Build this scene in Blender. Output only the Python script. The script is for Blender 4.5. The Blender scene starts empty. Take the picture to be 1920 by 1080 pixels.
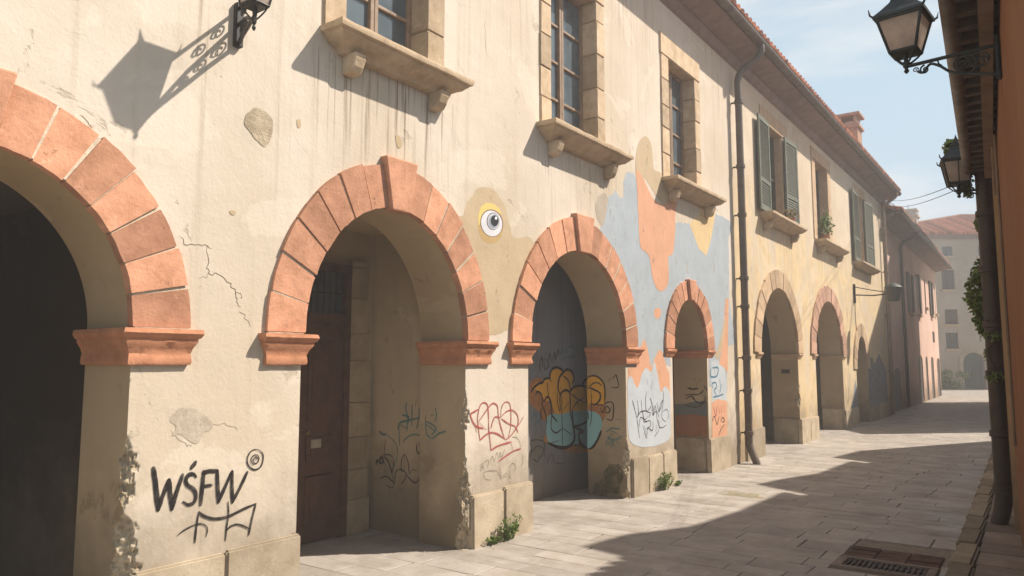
import bpy, bmesh, math, random
from mathutils import Vector, Matrix, noise
from mathutils.geometry import tessellate_polygon
R = math.radians
PI = math.pi
random.seed(7)
S = bpy.context.scene
COL = S.collection

# ------------------------------------------------------------------ camera and measuring helpers
F, CX, CY, VPX, VPY, CAMH, CAMX = 1400., 960., 540., 1975., 682., 1.65, 4.328
dY = Vector((VPX-CX, -(VPY-CY), F)).normalized()       # street direction in camera axes (right, up, forward)
dZ = Vector((0, dY.z, -dY.y)).normalized()
dX = -(dY.cross(dZ))
CAM = Vector((CAMX, 0, CAMH))

def ray(px, py):
    c = Vector((px-CX, -(py-CY), F))
    return Vector((dX.dot(c), dY.dot(c), dZ.dot(c)))

def onx(px, py, x0=0.0):
    r = ray(px, py); return CAM + r*((x0-CAMX)/r.x)

def ony(px, py, y0):
    r = ray(px, py); return CAM + r*(y0/r.y)

def onz(px, py, z0=0.0):
    r = ray(px, py); return CAM + r*((z0-CAMH)/r.z)

# ------------------------------------------------------------------ mesh helpers
class MB:
    def __init__(s):
        s.v = []; s.f = []; s.m = []; s.c = []; s.cur = 0; s.col = 0.5

    def add(s, vs, fs, mi=None):
        o = len(s.v); s.v += [tuple(v) for v in vs]
        for f in fs:
            s.f.append([i+o for i in f]); s.m.append(s.cur if mi is None else mi); s.c.append(s.col)

    def box(s, x0, x1, y0, y1, z0, z1, mi=None):
        s.add([(x0,y0,z0),(x1,y0,z0),(x1,y1,z0),(x0,y1,z0),(x0,y0,z1),(x1,y0,z1),(x1,y1,z1),(x0,y1,z1)],
              [(0,3,2,1),(4,5,6,7),(0,1,5,4),(1,2,6,5),(2,3,7,6),(3,0,4,7)], mi)

    def bevbox(s, x0, x1, y0, y1, z0, z1, b=0.01, jit=0.0, mi=None):
        bm = bmesh.new()
        bmesh.ops.create_cube(bm, size=1)
        for v in bm.verts:
            v.co = Vector((x0+(v.co.x+.5)*(x1-x0), y0+(v.co.y+.5)*(y1-y0), z0+(v.co.z+.5)*(z1-z0)))
        bmesh.ops.bevel(bm, geom=bm.edges[:], offset=b, segments=2, affect='EDGES', clamp_overlap=True)
        if jit:
            for v in bm.verts:
                v.co += noise.noise_vector(v.co*7)*jit
        s.bm(bm, mi)

    def bm(s, bm, mi=None):
        bm.verts.ensure_lookup_table()
        s.add([v.co.copy() for v in bm.verts], [[v.index for v in f.verts] for f in bm.faces], mi)
        bm.free()

    def tube(s, path, r, n=8, mi=None, cap=True):
        path = [Vector(p) for p in path]
        rs = r if isinstance(r, (list, tuple)) else [r]*len(path)
        rings = []
        up = Vector((0.12, 0.31, 0.94))
        for i, p in enumerate(path):
            t = (path[min(i+1, len(path)-1)] - path[max(i-1, 0)]).normalized()
            a = t.cross(up)
            if a.length < 1e-3: a = t.cross(Vector((1,0,0)))
            a.normalize(); b = t.cross(a)
            rings.append([p + (a*math.cos(2*PI*k/n) + b*math.sin(2*PI*k/n))*rs[i] for k in range(n)])
        vs = [v for rg in rings for v in rg]; fs = []
        for i in range(len(path)-1):
            for k in range(n):
                k2 = (k+1) % n
                fs.append((i*n+k, i*n+k2, (i+1)*n+k2, (i+1)*n+k))
        if cap:
            fs.append(list(range(n-1, -1, -1))); fs.append([(len(path)-1)*n+k for k in range(n)])
        s.add(vs, fs, mi)

    def lathe(s, prof, n=12, c=(0,0,0), mi=None):
        vs = []; fs = []
        for r, z in prof:
            for k in range(n):
                vs.append((c[0]+r*math.cos(2*PI*k/n), c[1]+r*math.sin(2*PI*k/n), c[2]+z))
        for i in range(len(prof)-1):
            for k in range(n):
                k2 = (k+1) % n
                fs.append((i*n+k, i*n+k2, (i+1)*n+k2, (i+1)*n+k))
        fs.append(list(range(n-1,-1,-1))); fs.append([(len(prof)-1)*n+k for k in range(n)])
        s.add(vs, fs, mi)

    def prism(s, poly, z0, z1, mi=None):
        n = len(poly)
        s.add([(p[0],p[1],z0) for p in poly]+[(p[0],p[1],z1) for p in poly],
              [list(range(n-1,-1,-1)), list(range(n,2*n))]+[(i,(i+1)%n,n+(i+1)%n,n+i) for i in range(n)], mi)

    def build(s, name, mat, parent=None, smooth=False, ang=40, bev=0):
        me = bpy.data.meshes.new(name)
        me.from_pydata(s.v, [], s.f)
        mats = mat if isinstance(mat, (list, tuple)) else [mat]
        for m in mats: me.materials.append(m)
        me.polygons.foreach_set('material_index', s.m)
        at = me.attributes.new('tone', 'FLOAT', 'FACE')
        at.data.foreach_set('value', s.c)
        bm = bmesh.new(); bm.from_mesh(me)
        if smooth: bmesh.ops.remove_doubles(bm, verts=bm.verts, dist=1e-5)
        bmesh.ops.recalc_face_normals(bm, faces=bm.faces)
        if smooth:
            for f in bm.faces: f.smooth = True
            for e in bm.edges:
                if len(e.link_faces) == 2 and e.calc_face_angle(0) > R(ang): e.smooth = False
        bm.to_mesh(me); bm.free()
        o = bpy.data.objects.new(name, me); COL.objects.link(o)
        if bev:
            md = o.modifiers.new('edge', 'BEVEL'); md.width = bev; md.segments = 2; md.limit_method = 'ANGLE'; md.angle_limit = R(40)
        if parent: o.parent = parent
        return o

def thing(name, label, cat, loc=(0,0,0), rz=0, group=None):
    o = bpy.data.objects.new(name, None); COL.objects.link(o)
    o.empty_display_size = 0.1
    o.location = loc; o.rotation_euler = (0,0,rz)
    o['label'] = label; o['category'] = cat
    if group: o['group'] = group
    return o

def tag(o, label, cat, group=None, kind=None):
    o['label'] = label; o['category'] = cat
    if group: o['group'] = group
    if kind: o['kind'] = kind
    return o

def struct(o):
    o['kind'] = 'structure'; return o

def fill(mb, outer, holes, fn, d0, d1, mf=0, ms=0, back=True):
    """flat polygon with holes in (u,v) thickened from depth d0 (back) to d1 (front); fn(u,v,d)->xyz"""
    loops = [outer]+holes
    tris = tessellate_polygon([[Vector((p[0],p[1],0)) for p in l] for l in loops])
    pts = [p for l in loops for p in l]
    n = len(pts)
    vs = [fn(p[0],p[1],d1) for p in pts]
    if d0 is not None: vs += [fn(p[0],p[1],d0) for p in pts]
    o = len(mb.v); mb.v += [tuple(v) for v in vs]
    for t in tris:
        mb.f.append([t[0]+o,t[1]+o,t[2]+o]); mb.m.append(mf); mb.c.append(mb.col)
        if d0 is not None and back:
            mb.f.append([t[2]+o+n,t[1]+o+n,t[0]+o+n]); mb.m.append(mf); mb.c.append(mb.col)
    if d0 is not None:
        k = 0
        for l in loops:
            m = len(l)
            for i in range(m):
                a, b = k+i, k+(i+1) % m
                mb.f.append([a+o,b+o,b+n+o,a+n+o]); mb.m.append(ms); mb.c.append(mb.col)
            k += m

FX = lambda u, v, d: (d, u, v)            # facade plane: u = along street, v = up, d = out of the wall

# ------------------------------------------------------------------ materials
class NT:
    def __init__(s, name):
        s.mat = bpy.data.materials.new(name); s.mat.use_nodes = True
        s.t = s.mat.node_tree; s.t.nodes.clear()
        s.out = s.n('ShaderNodeOutputMaterial')
        s.p = s.n('ShaderNodeBsdfPrincipled')
        s.l(s.p.outputs[0], s.out.inputs[0])
        s.tc = s.n('ShaderNodeTexCoord').outputs['Object']

    def n(s, typ, **kw):
        nd = s.t.nodes.new(typ)
        for k, v in kw.items(): setattr(nd, k, v)
        return nd

    def l(s, a, b): s.t.links.new(a, b)

    def set(s, inp, v):
        if hasattr(v, 'is_output') or isinstance(v, bpy.types.NodeSocket): s.l(v, inp)
        elif isinstance(v, (tuple, list)) and len(v) == 3 and inp.type == 'RGBA': inp.default_value = (*v, 1)
        else: inp.default_value = v

    def map(s, scale, loc=(0,0,0), src=None):
        m = s.n('ShaderNodeMapping'); s.l(src or s.tc, m.inputs[0])
        m.inputs['Scale'].default_value = scale; m.inputs['Location'].default_value = loc
        return m.outputs[0]

    def noise(s, scale, detail=4, rough=.55, vec=None, dist=0, out=0):
        nd = s.n('ShaderNodeTexNoise'); s.l(vec or s.tc, nd.inputs['Vector'])
        nd.inputs['Scale'].default_value = scale; nd.inputs['Detail'].default_value = detail
        nd.inputs['Roughness'].default_value = rough; nd.inputs['Distortion'].default_value = dist
        return nd.outputs[out]

    def voro(s, scale, feat='F1', vec=None, out='Distance'):
        nd = s.n('ShaderNodeTexVoronoi', feature=feat); s.l(vec or s.tc, nd.inputs['Vector'])
        nd.inputs['Scale'].default_value = scale
        return nd.outputs[out]

    def ramp(s, v, a, b, lo=0., hi=1.):
        nd = s.n('ShaderNodeMapRange', interpolation_type='SMOOTHSTEP'); s.set(nd.inputs[0], v)
        for i, x in enumerate((a, b, lo, hi)): s.set(nd.inputs[i+1], x)
        return nd.outputs[0]

    def math(s, op, a, b=0.):
        nd = s.n('ShaderNodeMath', operation=op); s.set(nd.inputs[0], a); s.set(nd.inputs[1], b)
        return nd.outputs[0]

    def mix(s, fac, a, b, mode='MIX'):
        nd = s.n('ShaderNodeMix', data_type='RGBA', blend_type=mode)
        s.set(nd.inputs[0], fac); s.set(nd.inputs[6], a); s.set(nd.inputs[7], b)
        return nd.outputs[2]

    def sep(s):
        nd = s.n('ShaderNodeSeparateXYZ'); s.l(s.tc, nd.inputs[0]); return nd.outputs

    def attr(s, name='tone'):
        nd = s.n('ShaderNodeAttribute', attribute_name=name); return nd.outputs['Fac']

    def bump(s, h, strength=.3, dist=.02, prev=None):
        nd = s.n('ShaderNodeBump'); s.set(nd.inputs['Height'], h)
        nd.inputs['Strength'].default_value = strength; nd.inputs['Distance'].default_value = dist
        if prev is not None: s.l(prev, nd.inputs['Normal'])
        return nd.outputs[0]

    def done(s, color, rough=.85, normal=None, spec=.25, metal=0.):
        s.set(s.p.inputs['Base Color'], color); s.set(s.p.inputs['Roughness'], rough)
        s.p.inputs['Specular IOR Level'].default_value = spec; s.p.inputs['Metallic'].default_value = metal
        if normal is not None: s.l(normal, s.p.inputs['Normal'])
        return s.mat

def sc(c, k): return tuple(x*k for x in c)

def plaster(name, base, dirt=(.20,.155,.105), ground=1.0, stains=(), grad=None, wear=1.0, seed=0, deep=1.0):
    m = NT(name)
    x, y, z = m.sep()
    if seed: m.tc = m.map((1,1,1), (seed*3.1, seed*7.7, seed*1.3))
    big = m.noise(.55, 5); mid = m.noise(3.2, 8, .62); fine = m.noise(38, 5, .6)
    vs = m.map((1.2, 6.0, .22))
    streak = m.noise(1.5, 6, .6, vec=vs)
    vs2 = m.map((1, 16, .5)); thin = m.noise(1.4, 4, .6, vec=vs2)
    col = m.mix(m.ramp(big, .35, .68), base, sc((base[0], base[1]*.96, base[2]*.88), .86))
    if grad:                      # a second coat of paint lower down, worn off towards the top
        g, z0, z1 = grad
        edge = m.math('ADD', z, m.math('MULTIPLY', m.math('SUBTRACT', m.noise(1.1, 7, .6, vec=m.map((1,1,.45))), .5), 2.6))
        gm = m.ramp(edge, z1, z0)
        gm = m.math('MULTIPLY', gm, m.ramp(m.noise(1.6, 7, .7, vec=m.map((1,1.6,.7), (3,2,1))), .60, .47, .15, 1))
        col = m.mix(gm, col, m.mix(m.ramp(mid, .3, .75), g, sc(g, .85)))
    col = m.mix(m.math('MULTIPLY', m.ramp(streak, .50, .78), .40*wear), col, sc(dirt, 1.9))
    col = m.mix(m.math('MULTIPLY', m.ramp(mid, .50, .80), .36*wear), col, sc(base, .70))
    col = m.mix(m.math('MULTIPLY', m.ramp(fine, .55, .8), .16), col, sc(base, .62))
    rp_ = m.ramp(m.noise(.75, 6, .6, vec=m.map((1,1,1.3),(4,9,2)), dist=.8), .575, .60)
    col = m.mix(m.math('MULTIPLY', rp_, .30*wear), col, tuple(min(.9, c_*1.10+.02) for c_ in base))
    # scuffs where the top coat came off
    pv = m.noise(1.9, 9, .68, dist=.6)
    chip = m.ramp(pv, .635, .675)
    chip2 = m.math('MULTIPLY', m.ramp(m.noise(6.5, 6, .6, dist=.4), .66, .70), m.ramp(big, .45, .6))
    ch = m.math('MULTIPLY', m.math('MAXIMUM', chip, chip2), .6*wear)
    col = m.mix(ch, col, sc((base[0],base[1]*.94,base[2]*.84), .68))
    # hairline cracks
    cv = m.n('ShaderNodeVectorMath', operation='ADD'); m.l(m.tc, cv.inputs[0])
    nd = m.n('ShaderNodeTexNoise'); m.l(m.tc, nd.inputs['Vector']); nd.inputs['Scale'].default_value = 2.3; nd.inputs['Detail'].default_value = 6
    sv = m.n('ShaderNodeVectorMath', operation='SCALE'); m.l(nd.outputs['Color'], sv.inputs[0]); sv.inputs['Scale'].default_value = .55
    m.l(sv.outputs[0], cv.inputs[1])
    cr = m.voro(.8, 'DISTANCE_TO_EDGE', vec=cv.outputs[0])
    crack = m.math('MULTIPLY', m.ramp(cr, .0045, .0008), m.ramp(m.noise(.9, 3), .60, .70))
    col = m.mix(m.math('MULTIPLY', crack, .38*wear), col, (.16,.12,.08))
    for (y0, y1, zt, zb, k) in stains:
        if True:
            my = m.math('MULTIPLY', m.ramp(y, y0-.06, y0+.12), m.ramp(y, y1+.06, y1-.12))
            mz = m.math('MULTIPLY', m.ramp(z, zb, zt), m.ramp(z, zt+.03, zt))
            st = m.math('MULTIPLY', m.math('MULTIPLY', my, mz), m.ramp(thin, .50, .68))
            col = m.mix(m.math('MULTIPLY', st, k), col, (.185,.125,.075))
    if ground:                    # splash dirt rising from the street
        gz = m.math('ADD', z, m.math('MULTIPLY', m.math('SUBTRACT', m.noise(2.4, 7, .6), .5), 1.5))
        col = m.mix(m.ramp(gz, 1.2, .05, 0, min(.85, .72*ground)), col, (.19,.145,.095))
    h = m.math('ADD', m.math('MULTIPLY', mid, .55), m.math('MULTIPLY', fine, .16))
    h = m.math('SUBTRACT', h, m.math('MULTIPLY', ch, .35))
    h = m.math('SUBTRACT', h, m.math('MULTIPLY', crack, .2))
    h = m.math('ADD', h, m.math('MULTIPLY', big, .8))
    return m.done(col, .92, m.bump(h, .5*deep, .03), .12)

def stone(name, base, var=.25, bump=.4, scale=5., tone=.5, dirtz=0.):
    m = NT(name)
    mid = m.noise(scale, 8, .65); fine = m.noise(scale*9, 5, .6); big = m.noise(scale*.25, 4)
    t = m.attr()
    k = m.math('ADD', m.math('MULTIPLY', m.math('SUBTRACT', t, .5), tone), 1.0)
    c = m.mix(m.ramp(mid, .3, .75), base, sc((base[0]*.97, base[1]*.93, base[2]*.86), 1-var))
    c = m.mix(m.math('MULTIPLY', m.ramp(big, .5, .75), .35), c, sc(base, .6))
    c = m.mix(m.math('MULTIPLY', m.ramp(fine, .58, .72), .22), c, sc(base, .45))
    c = m.mix(m.math('MULTIPLY', m.ramp(m.noise(scale*1.7, 7, .72, dist=.5), .58, .68), .42), c, tuple(min(1, x*1.25+.06) for x in base))
    pit = m.ramp(m.noise(scale*3.6, 5, .7, dist=.3), .655, .70)
    c = m.mix(m.math('MULTIPLY', pit, .45), c, sc(base, .42))
    cb = m.n('ShaderNodeVectorMath', operation='SCALE'); m.l(c, cb.inputs[0]); m.l(k, cb.inputs['Scale'])
    c = cb.outputs[0]
    h = m.math('ADD', m.math('MULTIPLY', mid, .7), m.math('MULTIPLY', fine, .25))
    h = m.math('SUBTRACT', h, m.math('MULTIPLY', pit, .35))
    return m.done(c, .88, m.bump(h, bump, .025), .15)

def simple(name, c, rough=.6, var=.2, metal=0., spec=.4, scale=12, bump=.12):
    m = NT(name)
    n1 = m.noise(scale, 6, .6); n2 = m.noise(scale*.18, 4)
    col = m.mix(m.ramp(n1, .35, .7), c, sc(c, 1-var))
    col = m.mix(m.math('MULTIPLY', m.ramp(n2, .45, .7), .4), col, sc(c, 1-1.6*var if var < .5 else .3))
    return m.done(col, m.ramp(n1, .2, .8, max(rough-.12, .05), min(rough+.12, 1)), m.bump(n1, bump, .008), spec, metal)

def paint(name, c, wear=.35, fade=0., under=None):
    """wall paint: brushed, worn thin in vertical streaks; fade lets the wall show through"""
    m = NT(name)
    mid = m.noise(3.0, 8, .62); fine = m.noise(38, 5, .6)
    st = m.noise(1.6, 7, .65, vec=m.map((1.2, 9, .35)))
    col = m.mix(m.ramp(mid, .35, .75), c, sc(c, .88))
    col = m.mix(m.math('MULTIPLY', m.ramp(st, .52, .72), .5*wear), col, tuple(x*.7+.2 for x in c))
    col = m.mix(m.math('MULTIPLY', m.ramp(m.noise(2.3, 6, .6, vec=m.map((1,7,.4),(5,5,5))), .56, .75), .5*wear), col, sc(c, .66))
    col = m.mix(m.math('MULTIPLY', m.ramp(fine, .55, .8), .18), col, sc(c, .6))
    m.done(col, .9, m.bump(m.math('ADD', m.math('MULTIPLY', mid, .55), m.math('MULTIPLY', fine, .16)), .5, .03), .12)
    hole = m.ramp(m.noise(4.5, 8, .74, vec=m.map((1,1.4,.6))), .595, .65)
    hole = m.math('MULTIPLY', hole, min(1, wear*1.6))
    if fade: hole = m.math('MAXIMUM', hole, m.ramp(m.noise(11, 5, .7), .35, .75, max(0, fade-.3), min(1, fade+.3)))
    tr = m.n('ShaderNodeBsdfTransparent'); mx = m.n('ShaderNodeMixShader')
    m.l(hole, mx.inputs[0]); m.l(m.p.outputs[0], mx.inputs[1]); m.l(tr.outputs[0], mx.inputs[2]); m.l(mx.outputs[0], m.out.inputs[0])
    return m.mat

CREAM = (.66,.575,.475)
SILLS = [(5.25,6.35,7.0,3.5,.38),(8.2,9.45,7.0,4.0,.32),(11.2,12.45,7.0,4.4,.38),(2.5,2.72,4.3,2.3,.6),(.5,2.4,5.2,3.3,.22),(3.9,4.3,3.9,3.1,.35),(3.45,5.1,4.0,2.75,.75),(6.4,8.3,4.0,3.0,.55),(9.55,11.6,4.0,3.2,.4),(3.0,3.3,3.75,2.6,.45),(4.35,4.75,4.0,3.2,.6)]
M = dict(
  cream=plaster('cream_plaster', CREAM, stains=SILLS),
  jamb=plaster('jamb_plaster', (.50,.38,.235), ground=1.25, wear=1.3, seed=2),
  yellow=plaster('yellow_plaster', (.62,.52,.40), grad=((.70,.53,.31), 3.5, 5.4), seed=1, stains=[(13.9,16.4,4.3,3.2,.4),(18,20.6,4.3,3.2,.35),(22.2,24.7,4.3,3.3,.35)]),
  pinkp=plaster('pink_plaster', (.72,.50,.41), seed=4),
  greyp=plaster('faded_plaster', (.42,.36,.29), seed=5),
  orangep=plaster('orange_plaster', (.27,.125,.062), dirt=(.08,.04,.025), seed=6, ground=.6),
  ochrep=plaster('ochre_plaster', (.5,.33,.18), seed=8),
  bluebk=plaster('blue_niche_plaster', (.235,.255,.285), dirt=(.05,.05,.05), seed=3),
  darkbk=plaster('dark_niche_plaster', (.135,.10,.068), dirt=(.05,.04,.03), seed=9),  # dark base carries the shade of the niches in the plaster colour
  shadebk=plaster('shaded_passage_plaster', (.045,.028,.015), dirt=(.02,.014,.01), seed=11),  # near-black base puts the shade of the unlit passage into the colour
  rubble=stone('rubble', (.54,.44,.31), .4, 1.0, 9),
  terra=stone('terracotta', (.62,.31,.19), .32, .6, 5, tone=.55),
  terrad=stone('terracotta_imposts', (.57,.26,.145), .25, .45, 6, tone=.3),
  palering=stone('pale_voussoirs', (.56,.40,.26), .2, .4, 5, tone=.4),
  mortar=stone('mortar', (.60,.50,.38), .3, .6, 14),
  sill=stone('sandstone', (.58,.44,.295), .26, .5, 6, tone=.4),
  pilar=stone('base_stone', (.47,.39,.285), .28, .5, 4, tone=.4),
  joint=stone('joint_sand', (.34,.29,.235), .3, .5, 20),
  kerb=stone('kerb_stone', (.36,.30,.22), .25, .45, 5, tone=.6),
  slab=stone('side_paving', (.30,.25,.21), .25, .4, 4, tone=.8),
  redslab=stone('red_slab', (.15,.09,.07), .3, .4, 8),
  iron=simple('black_iron', (.022,.020,.016), .55, .3, spec=.4),
  lampgreen=simple('dark_green_iron', (.028,.038,.034), .5, .3),
  zinc=simple('brown_zinc', (.135,.10,.075), .5, .35, spec=.4, scale=6),
  grate=simple('rusty_grate', (.05,.035,.025), .65, .4),
  darkwood=simple('dark_door_wood', (.12,.05,.026), .55, .35, scale=8),
  woodf=simple('window_wood', (.30,.20,.125), .6, .3),
  rafter=simple('rafter_wood', (.10,.068,.045), .8, .4, scale=6),
  beam=simple('pale_beam_wood', (.26,.175,.11), .8, .3, scale=6),
  soffit=simple('soffit_boards', (.245,.17,.135), .85, .25, scale=5),
  green=simple('shutter_green', (.155,.165,.125), .65, .25, spec=.3),
  dgreen=simple('door_green', (.07,.10,.085), .65, .25, spec=.3),
  brownsh=simple('shutter_brown', (.10,.085,.07), .7, .25, spec=.3),
  tile=stone('roof_tile', (.50,.20,.115), .35, .5, 5, tone=.9),
  brick=stone('chimney_brick', (.46,.26,.17), .3, .5, 8),
  black=paint('black_marker', (.022,.018,.018), .12, .10),
  blackf=paint('faded_black_marker', (.06,.05,.045), .3, .30),
  grey=paint('grey_pencil', (.22,.18,.14), .3, .52),
  redt=paint('red_spray', (.42,.10,.085), .25, .18),
  teal=paint('teal_spray', (.12,.24,.225), .4, .30),
  bluet=paint('blue_spray', (.10,.22,.30), .3, .25),
  gorange=paint('orange_spray', (.85,.43,.05), .18),
  gbrown=paint('rust_spray', (.50,.22,.075), .45, .12),
  gblue=paint('turquoise_spray', (.30,.54,.55), .16),
  plum=paint('plum_line', (.03,.018,.018), .06),
  mblue=paint('mural_blue', (.40,.44,.465), .45),
  mpale=paint('mural_pale_blue', (.50,.535,.56), .25),
  morange=paint('mural_orange', (.66,.355,.22), .4),
  mtan=paint('mural_tan', (.53,.41,.265), .3),
  mtaupe=paint('mural_taupe', (.45,.38,.30), .3),
  myellow=paint('mural_yellow', (.68,.50,.27), .3),
  mgreyb=paint('mural_slate', (.17,.18,.17), .3),
  mrust=paint('mural_rust', (.33,.15,.07), .35),
  ew=paint('eye_white', (.68,.67,.69), .1), ei=paint('eye_iris', (.30,.32,.36), .1), ep=paint('eye_pupil', (.035,.04,.045), .05),
  ey=paint('eye_lid_yellow', (.72,.54,.19), .2), er=paint('eye_line', (.16,.10,.09), .1), ehi=paint('eye_highlight', (.8,.8,.8), 0), eo=paint('eye_ochre', (.52,.35,.16), .2), eil=paint('eye_iris_light', (.52,.54,.58), .1),
)
def glass_mat(name, c, rough=.12, trans=0.):
    m = NT(name)
    col = m.mix(m.ramp(m.noise(3,4), .35, .7), c, sc(c, .6))
    m.done(col, m.ramp(m.noise(6,5), .3, .7, rough*.6, rough*1.8), m.bump(m.noise(2.2,2), .08, .02), .6)
    m.p.inputs['Transmission Weight'].default_value = trans
    return m.mat
def paving_mat():
    m = stone('paving', (.40,.355,.31), .26, .45, 3, tone=.34)
    t = m.node_tree; p = next(n for n in t.nodes if n.type == 'BSDF_PRINCIPLED')
    n = t.nodes.new('ShaderNodeTexNoise'); n.inputs['Scale'].default_value = 1.7; n.inputs['Detail'].default_value = 8; n.inputs['Roughness'].default_value = .65
    tc_ = t.nodes.new('ShaderNodeTexCoord'); t.links.new(tc_.outputs['Object'], n.inputs['Vector'])
    r = t.nodes.new('ShaderNodeMapRange'); r.inputs[1].default_value = .35; r.inputs[2].default_value = .65; r.inputs[3].default_value = .42; r.inputs[4].default_value = .78
    t.links.new(n.outputs[0], r.inputs[0]); t.links.new(r.outputs[0], p.inputs['Roughness']); p.inputs['Specular IOR Level'].default_value = .45
    return m
M['paver'] = paving_mat()
M['glass'] = glass_mat('window_glass', (.10,.13,.15))
def milky(name, c):
    m = NT(name); col = m.mix(m.ramp(m.noise(5,6,.65), .3, .75), c, sc(c, .62))
    m.done(col, .35, None, .5)
    tl = m.n('ShaderNodeBsdfTranslucent'); m.l(col, tl.inputs[0]); mx = m.n('ShaderNodeMixShader'); mx.inputs[0].default_value = .75
    m.l(m.p.outputs[0], mx.inputs[1]); m.l(tl.outputs[0], mx.inputs[2]); m.l(mx.outputs[0], m.out.inputs[0]); return m.mat
M['dirtyglass'] = milky('milky_lamp_glass', (.86,.75,.66))
def leaf_mat(name, c):
    m = NT(name)
    t = m.attr()
    col = m.mix(t, sc(c, .55), tuple(x*1.5 for x in c))
    m.done(col, .6, None, .3)
    tl = m.n('ShaderNodeBsdfTranslucent'); m.l(col, tl.inputs[0]); mx = m.n('ShaderNodeMixShader'); mx.inputs[0].default_value = .3
    m.l(m.p.outputs[0], mx.inputs[1]); m.l(tl.outputs[0], mx.inputs[2]); m.l(mx.outputs[0], m.out.inputs[0])
    return m.mat
M['leaf'] = leaf_mat('leaf_green', (.17,.23,.07))
M['weed'] = leaf_mat('weed_green', (.13,.19,.045))
M['moss'] = simple('moss', (.09,.095,.03), .95, .4, spec=.1, bump=.5, scale=30)
M['petal'] = simple('white_petals', (.7,.68,.6), .7, .1)
M['clay'] = simple('flowerpot_clay', (.40,.17,.09), .8, .2)

# ------------------------------------------------------------------ paint strokes and painted patches
def smooth_path(pts, sub=6, closed=False):
    n = len(pts)
    if n < 3: return [Vector(p) for p in pts]
    P = [Vector(p) for p in pts]; out = []
    rng = range(n) if closed else range(n-1)
    for i in rng:
        p0 = P[(i-1) % n] if closed or i > 0 else P[0]
        p1, p2 = P[i], P[(i+1) % n]
        p3 = P[(i+2) % n] if closed or i+2 < n else P[-1]
        for k in range(sub):
            t = k/sub
            out.append(.5*((2*p1)+(-p0+p2)*t+(2*p0-5*p1+4*p2-p3)*t*t+(-p0+3*p1-3*p2+p3)*t**3))
    if not closed: out.append(P[-1])
    return out

class Strokes:
    """ribbons of paint lying on a wall; surf(px,py) gives the wall point, nrm its outward normal"""
    def __init__(s, surf, nrm, base=.0012):
        s.mb = MB(); s.surf = surf; s.n = Vector(nrm); s.k = 0; s.base = base

    def line(s, pts, w, taper=.5, sub=6, sharp=False, mi=0):
        P = [s.surf(*p) for p in pts]
        P = smooth_path(P, 1 if sharp else sub)
        if sharp:
            Q = []
            for a, b in zip(P[:-1], P[1:]):
                for k in range(5): Q.append(a.lerp(b, k/5))
            P = Q+[P[-1]]
        n = len(P); vs = []; s.k += 1
        for i, p in enumerate(P):
            t = P[min(i+1,n-1)]-P[max(i-1,0)]
            side = t.cross(s.n)
            side = side.normalized() if side.length > 1e-9 else Vector((0,0,1))
            e = min(i, n-1-i)/max(1, n-1)
            ww = w*.5*(1-taper*(1-min(1, e*6)))*(1+.22*noise.noise(p*14+Vector((s.k,0,0))))
            off = s.n*(s.base+s.k*.00007+.0003*i/n)
            j = side*noise.noise(p*40)*w*.06
            vs += [p+side*ww+off+j, p-side*ww+off+j]
        fs = [(2*i, 2*i+1, 2*i+3, 2*i+2) for i in range(n-1)]
        for c, d in ((0, 1), (n-1, -1)):       # round ends
            a, b = vs[2*c], vs[2*c+1]
            mid = (a+b)/2; t = (P[c]-P[c+d]).normalized() if n > 1 else Vector((0,0,1))
            r = (a-b).length/2; side = (a-b).normalized()
            o = len(vs)
            vs += [mid+side*r*math.cos(q)+t*r*math.sin(q) for q in (PI/4, PI/2, 3*PI/4)]
            fs.append([2*c, o, o+1, o+2, 2*c+1])
        s.mb.add(vs, fs, mi)

def ragged(pts, amp=.012, step=.05, drip=False, seed=0):
    """subdivide a (u,v) outline and roughen it"""
    out = []
    n = len(pts)
    for i in range(n):
        a = Vector((*pts[i],0)); b = Vector((*pts[(i+1)%n],0))
        k = max(1, int((b-a).length/step))
        for j in range(k):
            p = a.lerp(b, j/k)
            q = noise.noise_vector(Vector((p.x*9+seed, p.y*9, seed)))*amp + noise.noise_vector(Vector((p.x*33, p.y*33, seed+5)))*amp*.5
            out.append((p.x+q.x, p.y+q.y))
    return out

def pxpoly(pts, x0=0., smooth=True, sub=4):
    P = [onx(a, b, x0) for a, b in pts]
    if smooth: P = smooth_path(P, sub, True)
    return [(p.y, p.z) for p in P]

def patch(name, poly, off, mat, parent, amp=.012, fn=FX):
    mb = MB(); fill(mb, ragged(poly, amp), [], fn, None, off)
    return mb.build(name, mat, parent)

# ------------------------------------------------------------------ arcade houses on the left
T = .55                                     # wall thickness
IMP = 1.86                                  # top of the imposts
class Arch:
    def __init__(s, y0, y1, apex, top, t, ja=(0,0), spring=IMP, nv=7):
        s.y0, s.y1, s.apex, s.top, s.t, s.ja, s.spring, s.nv = y0, y1, apex, top, t, ja, spring, nv
        s.c = (y0+y1)/2; s.hw = (y1-y0)/2
    def pt(s, a, off=0.):                   # a: 0 = right springing, pi = left springing
        e = (s.top-s.apex)/s.t
        return (s.c+(s.hw+off)*math.cos(a), s.spring+(s.apex-s.spring+off*e)*math.sin(a))
    def mid(s, a0, a1, n=8):
        return [s.pt(R(a0+(a1-a0)*i/n), s.t*.6) for i in range(n+1)]
A = [Arch(.47,2.23,2.78,3.11,.34,(.17,1.45)), Arch(3.44,5.28,2.93,3.28,.31,(.17,1.4)), Arch(6.28,8.42,2.95,3.30,.31,(.14,.78)),
     Arch(9.84,11.14,2.61,2.87,.27,(.06,.9),nv=6), Arch(13.74,16.22,3.14,3.48,.36,(.12,1.5),nv=8),
     Arch(17.66,20.32,3.15,3.50,.42,(.07,1.2),nv=8), Arch(21.92,23.35,2.42,2.76,.36,(.03,1.0),spring=1.5,nv=6)]

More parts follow.
